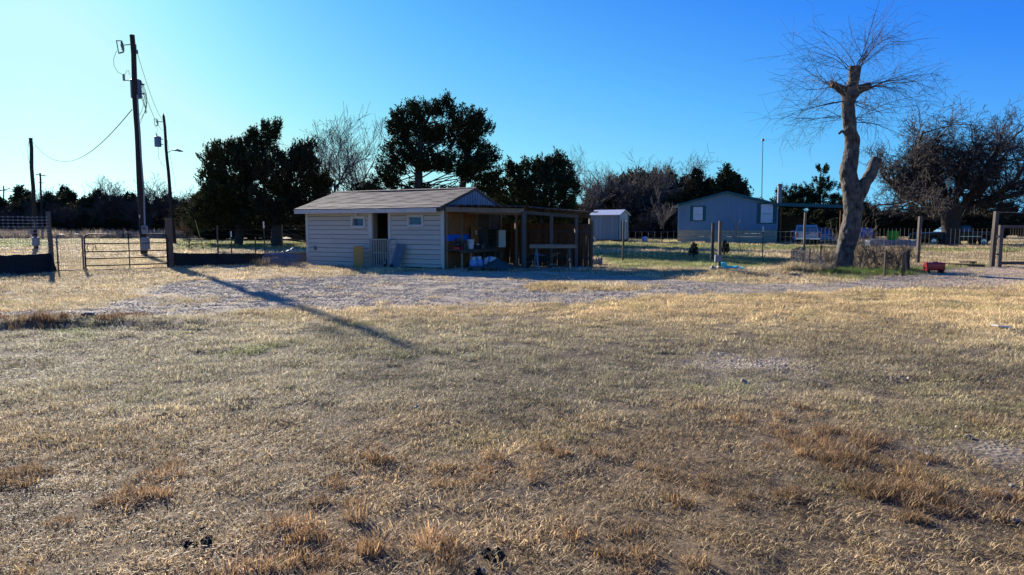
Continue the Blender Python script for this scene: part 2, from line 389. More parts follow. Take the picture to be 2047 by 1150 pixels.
mr2 = n.new('ShaderNodeMapRange'); mr2.inputs['From Min'].default_value = .3; mr2.inputs['From Max'].default_value = .7; mr2.inputs['To Min'].default_value = .55; mr2.inputs['To Max'].default_value = 1.45; l.new(nz.outputs['Fac'], mr2.inputs['Value'])
mx = n.new('ShaderNodeMix'); mx.data_type = 'FLOAT'; l.new(a2.outputs['Fac'], mx.inputs[0]); l.new(mr2.outputs[0], mx.inputs[2]); l.new(mr1.outputs[0], mx.inputs[3])
mm = n.new('ShaderNodeMix'); mm.data_type = 'RGBA'; mm.blend_type = 'MULTIPLY'; mm.inputs[0].default_value = 1; l.new(a1.outputs['Color'], mm.inputs[6]); l.new(mx.outputs[0], mm.inputs[7])
l.new(mm.outputs[2], b.inputs['Base Color'])
hb = n.new('ShaderNodeMix'); hb.data_type = 'FLOAT'; l.new(a2.outputs['Fac'], hb.inputs[0]); l.new(nz.outputs['Fac'], hb.inputs[2]); l.new(vo.outputs['Distance'], hb.inputs[3])
bp = n.new('ShaderNodeBump'); bp.inputs['Strength'].default_value = .8; bp.inputs['Distance'].default_value = .05; l.new(hb.outputs[0], bp.inputs['Height']); l.new(bp.outputs[0], b.inputs['Normal'])
me.materials.append(gm)
ground = bpy.data.objects.new('ground', me); COL.objects.link(ground)
tag(ground, 'dry grass yard with a gravel drive crossing it', kind='structure')

# ---------------------------------------------------------------- scattered stuff by geometry nodes
def blade_mat(name, trans=.4):
    m = bpy.data.materials.new(name); m.use_nodes = True; n = m.node_tree.nodes; l = m.node_tree.links
    b = n['Principled BSDF']; b.inputs['Roughness'].default_value = .6; b.inputs['Specular IOR Level'].default_value = .25
    a = n.new('ShaderNodeAttribute'); a.attribute_type = 'INSTANCER'; a.attribute_name = 'tint'
    g = n.new('ShaderNodeAttribute'); g.attribute_name = 'shade'
    mm = n.new('ShaderNodeMix'); mm.data_type = 'RGBA'; mm.blend_type = 'MULTIPLY'; mm.inputs[0].default_value = 1
    l.new(a.outputs['Color'], mm.inputs[6]); l.new(g.outputs['Color'], mm.inputs[7]); l.new(mm.outputs[2], b.inputs['Base Color'])
    tr = n.new('ShaderNodeBsdfTranslucent'); l.new(mm.outputs[2], tr.inputs['Color'])
    ms = n.new('ShaderNodeMixShader'); ms.inputs[0].default_value = trans
    l.new(b.outputs[0], ms.inputs[1]); l.new(tr.outputs[0], ms.inputs[2]); l.new(ms.outputs[0], n['Material Output'].inputs['Surface'])
    return m
M_BLADE = blade_mat('grass_blades', .38); M_PEB = blade_mat('pebbles', 0.0)
def tuft_mesh(name, seed, nb, rad, hmin, hmax, wd, lean, upright=.5):
    rs = np.random.RandomState(seed); V = []; F = []; C = []
    a = rs.uniform(0, 2 * math.pi, nb); r = rad * np.sqrt(rs.uniform(0, 1, nb)); h = rs.uniform(hmin, hmax, nb); d = rs.uniform(0, 2 * math.pi, nb)
    for i in range(nb):
        bx, by = r[i] * math.cos(a[i]), r[i] * math.sin(a[i]); dx, dy = math.cos(d[i]), math.sin(d[i])
        ln = lean * rs.uniform(.3, 1.2) * h[i]; w_ = wd * rs.uniform(.6, 1.3); px, py = -dy * w_ / 2, dx * w_ / 2
        up = h[i] * rs.uniform(upright, 1)
        o = len(V)
        V += [(bx - px, by - py, -.01), (bx + px, by + py, -.01), (bx + dx * ln * .45 + px * .8, by + dy * ln * .45 + py * .8, up * .65), (bx + dx * ln * .45 - px * .8, by + dy * ln * .45 - py * .8, up * .65), (bx + dx * ln, by + dy * ln, up)]
        F += [(o, o + 1, o + 2, o + 3), (o + 3, o + 2, o + 4)]
        s = rs.uniform(.35, 1.0) if rs.rand() < .7 else rs.uniform(1.0, 1.75); t = rs.uniform(-.07, .07); C += [(s * (1 + t), s, s * (1 - t), 1)] * 5
    me = bpy.data.meshes.new(name); me.from_pydata(V, [], F); me.update()
    at = me.attributes.new('shade', 'FLOAT_COLOR', 'POINT'); at.data.foreach_set('color', np.array(C, np.float32).ravel())
    me.materials.append(M_BLADE); return me
def pebble_mesh(name, seed, k):
    rs = np.random.RandomState(seed); mb = MB(); C = []
    for i in range(k):
        c = rs.uniform(-.16, .16, 2); s = rs.uniform(.005, .013); m = Matrix.Rotation(rs.uniform(0, 6.28), 3, 'Z')
        vs = [Vector((c[0], c[1], s * .3)) + m @ Vector(q) * s for q in ((1.2, 0, -.4), (0, .9, -.4), (-1.2, .1, -.4), (.1, -.9, -.4), (.5, .4, .5), (-.5, .3, .55), (-.1, -.5, .6))]
        mb.add(vs, [(0, 1, 4), (1, 5, 4), (1, 2, 5), (2, 6, 5), (2, 3, 6), (3, 0, 6), (0, 4, 6), (4, 5, 6)])
        q = rs.uniform(.6, 1.45); C += [(q, q * rs.uniform(.94, 1), q * rs.uniform(.85, 1), 1)] * 7
    me = bpy.data.meshes.new(name); me.from_pydata(mb.v, [], mb.f); me.update()
    at = me.attributes.new('shade', 'FLOAT_COLOR', 'POINT'); at.data.foreach_set('color', np.array(C, np.float32).ravel())
    me.materials.append(M_PEB); return me
def proto_collection(name, meshes):
    c = bpy.data.collections.new(name)
    for i, m in enumerate(meshes):
        c.objects.link(bpy.data.objects.new('%s_%02d' % (name, i), m))
    return c
def scatter(name, pts, rot, scl, idx, col, coll):
    me = bpy.data.meshes.new(name); me.vertices.add(len(pts)); me.vertices.foreach_set('co', np.asarray(pts, np.float32).ravel())
    for nm, ty, key, dat in (('rot', 'FLOAT_VECTOR', 'vector', rot), ('scl', 'FLOAT_VECTOR', 'vector', scl), ('pick', 'INT', 'value', idx), ('tint', 'FLOAT_COLOR', 'color', col)):
        a = me.attributes.new(nm, ty, 'POINT'); a.data.foreach_set(key, np.asarray(dat, np.int32 if ty == 'INT' else np.float32).ravel())
    me.update()
    o = bpy.data.objects.new(name, me); COL.objects.link(o)
    t = bpy.data.node_groups.new(name, 'GeometryNodeTree'); t.is_modifier = True
    t.interface.new_socket('Geometry', in_out='INPUT', socket_type='NodeSocketGeometry'); t.interface.new_socket('Geometry', in_out='OUTPUT', socket_type='NodeSocketGeometry')
    N = t.nodes; L = t.links; gi = N.new('NodeGroupInput'); go = N.new('NodeGroupOutput')
    ci = N.new('GeometryNodeCollectionInfo'); ci.inputs[0].default_value = coll; ci.inputs['Separate Children'].default_value = True; ci.inputs['Reset Children'].default_value = True
    ip = N.new('GeometryNodeInstanceOnPoints'); ip.inputs['Pick Instance'].default_value = True
    def na(nm, ty):
        q = N.new('GeometryNodeInputNamedAttribute'); q.data_type = ty; q.inputs['Name'].default_value = nm; return q.outputs['Attribute']
    er = N.new('FunctionNodeEulerToRotation'); L.new(na('rot', 'FLOAT_VECTOR'), er.inputs[0]); L.new(er.outputs[0], ip.inputs['Rotation'])
    L.new(na('scl', 'FLOAT_VECTOR'), ip.inputs['Scale']); L.new(na('pick', 'INT'), ip.inputs['Instance Index'])
    mp_ = N.new('GeometryNodeMeshToPoints'); L.new(gi.outputs[0], mp_.inputs[0]); L.new(mp_.outputs[0], ip.inputs['Points'])
    L.new(ci.outputs[0], ip.inputs['Instance']); L.new(ip.outputs[0], go.inputs[0])
    o.modifiers.new('scatter', 'NODES').node_group = t
    return o
short = [tuft_mesh('short_tuft%d' % i, 10 + i, 110, .15, .015, .048, .0045, 1.5, .25) for i in range(5)]
bunch = [tuft_mesh('bunch_tuft%d' % i, 40 + i, 90, .075, .05, .115, .0042, .8, .6) for i in range(3)]
C_T = proto_collection('turf', short + bunch)
rs = np.random.RandomState(11)
NOGRASS = [wpoly([(600, 531), (750, 520), (1010, 512), (1180, 533), (1180, 538), (888, 540)])]
def fan(y0, y1, dens, k=.86, c=2.0):
    A = k * (y1 ** 2 - y0 ** 2) + 2 * c * (y1 - y0); N_ = int(A * dens)
    y = np.sqrt(rs.uniform(y0 ** 2, y1 ** 2, N_)); x = rs.uniform(-1, 1, N_) * (k * y + c); return x, y
def turf(name, y0, y1, dens, s0, label, wide=1.0):
    x, y = fan(y0, y1, dens); gr, gn, ru, dk, lu = masks(x, y)
    keep = rs.uniform(0, 1, len(x)) > np.clip(gr * 1.5, 0, 1) * .97
    keep &= rs.uniform(0, 1, len(x)) > .3 * dk * (1 - ru)
    if y1 < 20: keep &= rs.uniform(0, 1, len(x)) > .4 * sstep(.50, .66, fbm(x / .28, y / .28, 601, 3))
    for p, q_ in ((NOGRASS[0], .04), (SHEDDIRT, .4)): keep &= ~pip(x, y, p) | (rs.uniform(0, 1, len(x)) < q_)
    x, y, gr, gn, ru, dk, lu = [q[keep] for q in (x, y, gr, gn, ru, dk, lu)]
    m = len(x); isb = rs.uniform(0, 1, m) < .5 * sstep(.42, .88, ru)
    pick = np.where(isb, rs.randint(5, 8, m), rs.randint(0, 5, m))
    c = colour(x, y, gr, gn, ru, dk, lu, True) * rs.uniform(.75, 1.25, m)[:, None] * (.45 + 1.1 * fbm(x / .7, y / .7, 701, 4))[:, None]
    c = np.where(isb[:, None], c * np.array((1.10, 1.02, .95)), c * np.array((1.27, 1.29, 1.25)))
    sc = s0 * rs.uniform(.75, 1.25, m); hsc = sc * (.8 + .5 * lu) * (.6 + .8 * fbm(x / .5, y / .5, 711, 3)); 
    scl = np.stack([sc * wide, sc * wide, hsc], -1)
    rot = np.stack([rs.normal(0, .1, m), rs.normal(0, .1, m), rs.uniform(0, 6.28, m)], -1)
    o = scatter(name, np.stack([x, y, gz(x, y)], -1), rot, scl, pick, np.concatenate([c, np.ones((m, 1))], 1), C_T)
    tag(o, label, 'grass', kind='stuff'); return m
turf('dry_grass', 2.2, 8.0, 105, 1.0, 'short dormant tan and rust grass on the open yard')
turf('dry_grass', 8.0, 16.0, 52, 1.2, 'short pale straw grass in front of the gravel drive')
turf('dry_grass', 16.0, 34.0, 16, 1.7, 'dry straw grass around the gravel drive and shed', 1.15)
turf('dry_grass', 34.0, 80.0, 3.2, 2.8, 'patchy green and tan grass in front of the house', 1.5)
# pebbles on the gravel
C_P = proto_collection('pebble', [pebble_mesh('pebble%d' % i, 70 + i, 26) for i in range(4)])
x, y = fan(5, 27, 26); g = masks(x, y)[0]; k = rs.uniform(0, 1, len(x)) < g; x, y = x[k], y[k]; m = len(x)
c = np.array((.33, .275, .22)) * rs.uniform(.7, 1.4, m)[:, None]; warm = sstep(8, 14, x)[:, None]; c = c * (1 + warm * np.array((.35, .18, .02)))
sc = rs.uniform(.8, 1.5, m); scl = np.stack([sc, sc, sc], -1)
o = scatter('gravel_stones', np.stack([x, y, gz(x, y)], -1), np.stack([0 * x, 0 * x, rs.uniform(0, 6.28, m)], -1), scl, rs.randint(0, 4, m), np.concatenate([c, np.ones((m, 1))], 1), C_P)
tag(o, 'loose grey and tan gravel stones on the drive', 'gravel', kind='stuff')
# tall pale weeds at the foot of the far trees, and scrappy clumps along fences
tall = [tuft_mesh('tall_weed%d' % i, 90 + i, 70, .35, .25, .75, .016, .45, .7) for i in range(3)]
C_W = proto_collection('weeds', tall)
def weeds(name, x, y, s, col, label):
    m = len(x); sc = s * rs.uniform(.6, 1.3, m); c = np.array(col) * rs.uniform(.7, 1.3, m)[:, None]
    o = scatter(name, np.stack([x, y, gz(x, y)], -1), np.stack([0 * x, 0 * x, rs.uniform(0, 6.28, m)], -1), np.stack([sc * 1.4, sc * 1.4, sc], -1), rs.randint(0, 3, m), np.concatenate([c, np.ones((m, 1))], 1), C_W)
    tag(o, label, 'weeds', kind='stuff')
xx = rs.uniform(-85, -38, 900); yy = rs.uniform(88, 106, 900); weeds('tall_dry_weeds', xx, yy, 1.7, (.33, .27, .20), 'tall pale dead weeds in front of the far left treeline')
q = [on_ground(a, b_) for a, b_ in zip(rs.uniform(1570, 1650, 90), rs.uniform(538, 550, 90))]
weeds('dry_weed_clump', np.array([p.x for p in q]), np.array([p.y for p in q]), .45, (.42, .34, .20), 'dry straw weeds round the left end of the tree guard')
q = [on_ground(a, b_) for a, b_ in zip(rs.normal(520, 9, 40), rs.normal(528, 2, 40))]
weeds('dry_weed_clump', np.array([p.x for p in q]), np.array([p.y for p in q]), .5, (.40, .28, .16), 'heap of dry tan weeds beside the wire rolls')
q = [on_ground(a, b_) for a, b_ in zip(np.concatenate([rs.normal(1090, 22, 60), rs.normal(1180, 40, 45)]), np.concatenate([rs.normal(576, 3.5, 60), rs.normal(578, 3, 45)]))]
weeds('dry_weed_clump', np.array([p.x for p in q]), np.array([p.y for p in q]), .2, (.46, .35, .18), 'straw grass island standing in the gravel drive')
q = [on_ground(a, b_) for a, b_ in zip(np.concatenate([rs.normal(270, 18, 34), rs.uniform(-120, 250, 60), rs.normal(70, 25, 26)]), np.concatenate([rs.normal(640, 3, 34), rs.normal(651, 4, 60), rs.normal(656, 3, 26)]))]
weeds('rusty_weed_clump', np.array([p.x for p in q]), np.array([p.y for p in q]), .19, (.21, .125, .065), 'rusty brown weeds along the low bank beside the drive')
q = [on_ground(a, b_) for a, b_ in zip(rs.uniform(1640, 1830, 120), rs.uniform(541, 552, 120))]
weeds('green_weeds', np.array([p.x for p in q]), np.array([p.y for p in q]), .28, (.12, .19, .035), 'fresh green weeds at the foot of the cut back tree')
# ================================================================ THE SHED (local x along the front wall, y into depth)
SC0 = on_ground(888, 538); SC0.z = G(SC0.x, SC0.y) - .03
LC = on_ground(615, 528.5)
SRZ = math.atan2(SC0.y - LC.y, SC0.x - LC.x); SL = math.hypot(SC0.x - LC.x, SC0.y - LC.y); SD = 4.45
EAVE, RIDGE = 2.38, 3.10
shed = thing('garden_outbuilding', 'long low beige outbuilding with lap siding, open doorway and brown shingle roof', 'shed', SC0, SRZ)
def sw(u, v, z=0.0):      # shed local to world
    return Vector((SC0.x + u * math.cos(SRZ) - v * math.sin(SRZ), SC0.y + u * math.sin(SRZ) + v * math.cos(SRZ), SC0.z + z))
rnd = random.Random(5)
wins = [(-4.41, -3.68, 1.54, 2.02, 'dark'), (-1.64, -.89, 1.58, 2.06, 'green')]
D0, D1 = -3.35, -2.555
def boards(x0, x1, wn):
    nb = 13; h = EAVE / nb
    def one(a, b_, za, zb, lap=True):
        t = rnd.uniform(-.004, .004); o_ = .036 if lap else .022
        MB().prism([(-o_ + t, za), (.0, za), (.0, zb), (-.010 + t, zb)], a, b_, 'YZ').build('board', M_SIDING, shed)
    for k in range(nb):
        z0, z1 = k * h + .016, min(k * h + h, EAVE)
        if wn and z1 > wn[2] and z0 < wn[3]:
            one(x0, wn[0] + .03, z0, z1); one(wn[1] - .03, x1, z0, z1)
            if z0 < wn[2] - .01: one(wn[0] + .032, wn[1] - .032, z0, wn[2] + .04)
            if z1 > wn[3] + .01: one(wn[0] + .032, wn[1] - .032, wn[3] - .04, z1, False)
        elif rnd.random() < .5:
            j = x0 + (x1 - x0) * rnd.uniform(.35, .65); one(x0, j - .003, z0, z1); one(j + .003, x1, z0, z1)
        else: one(x0, x1, z0, z1)
boards(-SL + .1, -3.53, wins[0]); boards(-2.457, -.1, wins[1])
# sheathing, near-black so the board gaps read as shadow lines, window holes left dark, back and side walls, floor
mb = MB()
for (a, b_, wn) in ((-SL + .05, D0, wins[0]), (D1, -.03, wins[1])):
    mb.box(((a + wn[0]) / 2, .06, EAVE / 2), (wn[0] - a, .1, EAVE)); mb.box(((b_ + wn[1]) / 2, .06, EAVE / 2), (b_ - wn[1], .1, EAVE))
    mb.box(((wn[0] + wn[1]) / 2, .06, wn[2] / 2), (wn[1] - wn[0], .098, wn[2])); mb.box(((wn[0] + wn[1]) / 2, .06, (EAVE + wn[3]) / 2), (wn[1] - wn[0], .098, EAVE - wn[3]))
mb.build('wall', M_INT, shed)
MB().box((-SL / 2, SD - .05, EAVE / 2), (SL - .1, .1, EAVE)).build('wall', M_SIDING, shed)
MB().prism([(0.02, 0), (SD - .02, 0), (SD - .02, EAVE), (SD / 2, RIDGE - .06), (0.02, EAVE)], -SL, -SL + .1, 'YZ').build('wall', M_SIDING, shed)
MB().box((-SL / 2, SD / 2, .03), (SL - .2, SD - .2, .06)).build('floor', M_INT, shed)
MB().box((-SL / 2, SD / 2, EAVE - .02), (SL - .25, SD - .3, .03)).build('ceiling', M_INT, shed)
for x in (-SL + .05, -.05): MB().box((x, -.018, EAVE / 2), (.13, .05, EAVE)).build('corner_trim', M_TRIM, shed)
MB().box(((D0 - 3.53) / 2, -.018, EAVE / 2), (.18, .05, EAVE)).build('door_trim', M_TRIM, shed)
MB().box(((D1 - 2.457) / 2, -.018, EAVE / 2), (.10, .05, EAVE)).build('door_trim', M_TRIM, shed)
for wx in (D0 + .02, D1 - .02): MB().box((wx, .14, EAVE / 2), (.04, .26, EAVE)).build('door_jamb', M_STUD, shed)
for a, b_, z0, z1, kd in wins:
    fr = MB(); t = .085
    fr.box(((a + b_) / 2, -.035, z0 + t / 2), (b_ - a, .06, t)); fr.box(((a + b_) / 2, -.035, z1 - t / 2), (b_ - a, .06, t))
    fr.box((a + t / 2, -.035, (z0 + z1) / 2), (t, .058, z1 - z0 - 2 * t)); fr.box((b_ - t / 2, -.035, (z0 + z1) / 2), (t, .058, z1 - z0 - 2 * t))
    wo = fr.build('window', M_TRIM, shed)
    MB().box(((a + b_) / 2, .0, (z0 + z1) / 2), (b_ - a - 2 * t, .012, z1 - z0 - 2 * t)).build('pane', M_DGLASS, wo)
    s = MB()
    for zz in (z0 + t + .008, z1 - t - .008): s.box(((a + b_) / 2, -.012, zz), (b_ - a - 2 * t, .012, .016))
    for xx in (a + t + .008, b_ - t - .008): s.box((xx, -.012, (z0 + z1) / 2), (.016, .012, z1 - z0 - 2 * t - .03))
    s.build('sash', M_WHITE, wo)
# roof
ov, ovl, ovr = .36, .32, .06
sl = (RIDGE - EAVE) / (SD / 2)
def roofz(y): return EAVE + .05 + sl * (min(y, SD - y))
mb = MB(); ns = 14
for sgn in (0, 1):
    for k in range(ns):
        y0 = -ov + (SD / 2 + ov) * k / ns; y1 = -ov + (SD / 2 + ov) * (k + 1) / ns
        z0, z1 = roofz(y0) + .012, roofz(y1)
        if sgn: ya, yb = SD - y0, SD - y1
        else: ya, yb = y0, y1
        nseg = 12
        for i in range(nseg):
            xa = -SL - ovl + (SL + ovl + ovr) * i / nseg; xb = -SL - ovl + (SL + ovl + ovr) * (i + 1) / nseg
            sag = lambda x: -.03 * math.sin(math.pi * (x + SL) / SL) * (1 if k > 2 else .3) + .008 * math.sin(x * 5.1 + k)
            mb.add([(xa, ya, z0 + sag(xa)), (xb, ya, z0 + sag(xb)), (xb, yb, z1 + sag(xb)), (xa, yb, z1 + sag(xa)), (xa, ya, z0 - .035 + sag(xa)), (xb, ya, z0 - .035 + sag(xb)), (xb, yb, z1 - .05 + sag(xb)), (xa, yb, z1 - .05 + sag(xa))],
                   [(0, 1, 2, 3), (7, 6, 5, 4), (0, 4, 5, 1), (3, 2, 6, 7)] + ([(0, 3, 7, 4)] if i == 0 else []) + ([(1, 5, 6, 2)] if i == nseg - 1 else []))
rf = mb.build('roof', M_SHINGLE, shed)
rc = MB()
for k in range(22):
    x0 = -SL - ovl + (SL + ovl + ovr) * k / 22
    rc.add([(x0, SD / 2 - .13, RIDGE + .032), (x0 + .36, SD / 2 - .13, RIDGE + .022), (x0 + .36, SD / 2, RIDGE + .065), (x0, SD / 2, RIDGE + .075), (x0 + .36, SD / 2 + .13, RIDGE + .022), (x0, SD / 2 + .13, RIDGE + .032)], [(0, 1, 2, 3), (3, 2, 4, 5)])
rc.build('ridge_cap', M_SHINGLE, rf)
fz = roofz(-ov)
for a, b_ in ((-SL - ovl, -2.75), (-2.745, -.1)):
    MB().box(((a + b_) / 2, -ov + .015, fz - .10), (b_ - a, .03, .17)).build('fascia', M_TRIM, shed)
MB().box((-SL / 2 - .13, -ov / 2, fz - .165), (SL + .18, ov - .03, .02)).build('soffit', M_TRIM, shed)
rk = MB()
rk.beam((-SL - ovl + .015, -ov, fz - .10), (-SL - ovl + .015, SD / 2, RIDGE - .06), .03, .15); rk.beam((-SL - ovl + .015, SD + ov, fz - .10), (-SL - ovl + .015, SD / 2, RIDGE - .06), .03, .15)
rk.build('rake_board', M_TRIM, shed)
rk = MB(); rk.beam((ovr - .01, -ov, fz - .06), (ovr - .01, SD / 2, RIDGE - .02), .03, .07); rk.beam((ovr - .01, SD + ov, fz - .06), (ovr - .01, SD / 2, RIDGE - .02), .03, .07)
rk.build('rake_board', M_DARKWOOD, shed)
# ribbed metal gable: one panel strip each
ng = 26
for k in range(ng):
    y0 = -ov + .05 + (SD + 2 * ov - .1) * k / ng; y1 = y0 + (SD + 2 * ov - .1) / ng
    base = EAVE - .10 + rnd.uniform(-.012, .012); t0, t1 = roofz(y0) - .06, roofz(y1) - .06
    if max(t0, t1) < base + .03: continue
    mb = MB(); t0 = max(t0, base + .01); t1 = max(t1, base + .01); g = .012
    mb.prism([(y0, base), (y1 - g, base), (y1 - g, t1), (y0, t0)], .0, .03, 'YZ'); mb.prism([(y0, base - .002), (y0 + .035, base - .002), (y0 + .035, t0), (y0, t0)], .028, .048, 'YZ')
    mb.build('gable_panel', M_METALP, shed)
MB().box((.02, SD / 2, EAVE - .14), (.05, SD + .3, .07)).build('gable_beam', M_DARKWOOD, shed)
# unfinished end wall: sheathing sheets, blue band, studs
for (y0, y1) in ((.06, 1.22), (1.23, 2.38)):
    for (z0, z1, m_) in ((.05, 1.06, M_OSB), (1.065, 1.30, M_BLUE), (1.305, EAVE - .12, M_OSB)):
        MB().box((-.03, (y0 + y1) / 2, (z0 + z1) / 2), (.02, y1 - y0, z1 - z0)).build('sheathing_sheet', m_, shed)
for (y0, y1) in ((2.40, 3.40), (3.41, 4.40)):
    MB().box((-.03, (y0 + y1) / 2, 1.15), (.02, y1 - y0, 2.2)).build('sheathing_sheet', M_DARKWOOD, shed)
for y in (.16, 1.22, 2.39, 3.40, 4.36): MB().box((.02, y, 1.12), (.07, .05, 2.2)).build('stud', M_STUD, shed)
# lamp, socket box
lm = MB(); lm.lathe([(.06, 0), (.065, .03), (.03, .06)], (-3.96, -.035, 2.18), 10, 'Y'); 
lp = MB().box((-3.96, -.05, 2.20), (.13, .05, .13), bev=.02).tube([(-3.96, -.07, 2.22), (-3.96, -.16, 2.20), (-3.99, -.19, 2.14)], [.03, .05, .055], 8).build('wall_lamp', M_BLACKM, shed)
MB().lathe([(.01, -.09), (.045, -.07), (.055, -.03), (.04, .02), (.02, .04)], (-4.0, -.20, 2.12), 10).build('bulb', M_WHITE, lp)
MB().box((-6.33, -.06, .72), (.09, .09, .16), bev=.015).build('socket_box', M_GREYPL, shed)

# ---------------------------------------------------------------- things by the shed front
def put(name, label, cat, u, v, z=0.0, rz=0.0, group=None):
    p = sw(u, v); g = G(p.x, p.y) if z == 0 else p.z + z
    return thing(name, label, cat, (p.x, p.y, g - (.005 if z == 0 else 0)), SRZ + rz, group)
cb = put('drawer_cabinet', 'tall narrow pine drawer cabinet standing beside the shed doorway', 'cabinet', -3.72, -.42, rz=R(58) - R(20))
MB().box((0, 0, .41), (.36, .40, .80), bev=.008).build('carcass', M_YELWOOD, cb)
for k in range(5): 
    d = MB().box((-.185, 0, .10 + k * .155), (.018, .36, .145), bev=.004).build('drawer', M_YELWOOD2, cb)
    MB().box((-.20, 0, .12 + k * .155), (.02, .07, .018)).build('handle', M_DARKWOOD, d)
bg_ = put('slatted_gate', 'beige slatted safety gate closing the shed doorway', 'gate', -2.98, -.09)
MB().box((0, 0, 1.08), (.98, .035, .05)).build('rail', M_BEIGE, bg_); MB().box((0, 0, .56), (.98, .03, .045)).build('rail', M_BEIGE, bg_); MB().box((0, 0, .05), (.98, .03, .045)).build('rail', M_BEIGE, bg_)
for k in range(9): MB().box((-.44 + k * .11, -.026, .56), (.045, .016, 1.06)).build('slat', M_BEIGE, bg_)
hc = put('folding_hand_cart', 'folded tubular steel cart with grey panel leaning on the shed siding', 'hand cart', -2.12, -.50)
pn = MB(); pn.prism([(-.10, .0), (.32, .0), (.40, .90), (-.02, .98)], -.012, .012, 'XZ')
o = pn.build('panel', M_GREYPL, hc); o.location = (0.05, .06, .03); o.rotation_euler = (R(-19), 0, 0)
fr = MB(); fr.tube([(-.27, -.1, .0), (-.22, .1, .6), (-.19, .2, .98), (-.13, .235, 1.10), (0, .245, 1.13), (.13, .235, 1.10), (.17, .2, .98), (.14, .1, .6), (.10, -.1, .0)], .016, 6); fr.tube([(-.21, .115, .66), (.145, .115, .62)], .014, 6)
fr.build('frame', M_GALV, hc)
fr = MB(); fr.tube([(.08, -.16, .0), (.22, .13, .75)], .013, 6); fr.tube([(-.32, -.05, .0), (-.2, .12, .55)], .013, 6); fr.build('leg', M_GALV, hc)
for x in (-.2, .12): MB().lathe([(.05, -.02), (.085, -.015), (.085, .015), (.05, .02)], (x, -.08, .09), 12, 'X').build('wheel', M_RUBBER, hc)
p = sw(-1.2, -.25); dh = MB().tube([(p.x - .5, p.y + .3, G(p.x, p.y) + .03), (p.x - .2, p.y - .1, G(p.x, p.y) + .05), (p.x + .2, p.y, G(p.x, p.y) + .03), (p.x + .7, p.y - .3, G(p.x, p.y) + .02), (p.x + 1.1, p.y - .35, G(p.x, p.y) + .03)], .03, 7).build('drain_hose', M_CABLE, smooth=True); tag(dh, 'black hose lying at the foot of the beige shed wall', 'hose')
sl_ = MB().slab([tuple(sw(-4.3, -.03) + Vector((0, 0, .05))), tuple(sw(-4.3, -.55) + Vector((0, 0, .045))), tuple(sw(-2.3, -.6) + Vector((0, 0, .045))), tuple(sw(-2.3, -.03) + Vector((0, 0, .05)))], .08).build('door_slab', M_CONC); tag(sl_, 'low concrete doorstep under the slatted gate', 'doorstep')

# ================================================================ LEAN-TO with posts, roof and back fence
P1 = on_ground(1047, 537); P3 = Vector((2.50, 26.7, 0)); P2 = Vector((1.50, 26.25, 0))
lt = thing('lean_to', 'open lean-to of rough timber posts and sagging roof beside the shed', 'lean-to', (P1.x, P1.y, G(P1.x, P1.y)))
o0 = tuple(lt.location)
hz = [2.17, 2.08, 1.99]
for P, h, wd in ((P1, hz[0], .155), (P2, hz[1], .125), (P3, hz[2], .125)):
    m = MB().box((P.x, P.y, h / 2 - .06), (wd, wd, h + .06), rz=.25, bev=.008); m.build('post', M_WEATHER, lt, o0)
B1 = sw(.9, 4.1); B2 = Vector((3.1, 27.2, 0))
for P, h in ((B1, 2.2), (sw(2.6, 3.9), 2.05), (B2, 1.95)): MB().box((P.x, P.y, h / 2 - .05), (.1, .1, h + .05), rz=.2).build('post', M_STUD, lt, o0)
A = sw(.08, .0, 2.24)
MB().beam(A, (P1.x, P1.y, hz[0] - .0), .05, .17).build('beam', M_STUD, lt, o0)
MB().beam((P1.x - .1, P1.y - .02, hz[0] - .05), (P3.x + .1, P3.y - .02, hz[2] - .02), .05, .13).build('beam', M_WEATHER, lt, o0)
MB().beam(sw(.12, 3.9, 2.2), (B2.x, B2.y, 1.98), .05, .14).build('beam', M_DARKWOOD, lt, o0)
MB().beam(sw(.3, 1.2, 2.14), (P1.x + .1, P1.y + .25, hz[0] - .12), .04, .09).build('brace', M_STUD, lt, o0)
for k in range(6):
    t = (k + .5) / 6; f0 = A.lerp(Vector((P1.x, P1.y, hz[0])), min(1, t * 1.7)) if t < .59 else Vector((P1.x, P1.y, hz[0])).lerp(Vector((P3.x, P3.y, hz[2])), (t - .59) / .41)
    b_ = sw(.12, 3.9, 2.25).lerp(Vector((B2.x, B2.y, 2.0)), t)
    MB().beam(f0 + Vector((0, 0, .11)), b_ + Vector((0, 0, .11)), .045, .10).build('rafter', M_DARKWOOD, lt, o0)
fronts = [A + Vector((0, -.15, .17)), Vector((P1.x, P1.y - .2, hz[0] + .16)), Vector((P3.x + .2, P3.y - .2, hz[2] + .15))]
back0, back1 = sw(.1, 4.3, 2.42), Vector((B2.x + .35, B2.y + .3, 2.15))
def fpt(t): return fronts[0].lerp(fronts[1], t / .6) if t < .6 else fronts[1].lerp(fronts[2], (t - .6) / .4)
for k in range(6):
    t0, t1 = k / 6, (k + 1) / 6 + .004; nn = 12; mb = MB()
    top = []; 
    for i in range(nn + 1):
        t = t0 + (t1 - t0) * i / nn; zz = .02 * (1 if i % 4 < 2 else -1) + .006 * k % .01
        top.append((fpt(t) + Vector((0, 0, zz)), back0.lerp(back1, t) + Vector((0, 0, zz))))
    for i in range(nn): mb.slab([top[i][0], top[i + 1][0], top[i + 1][1], top[i][1]], .012)
    mb.build('roof_sheet', pm('rusty_sheet', (.10, .06, .045), .75, .4, 6, .1, metal=.2, rnd=.2), lt, o0)
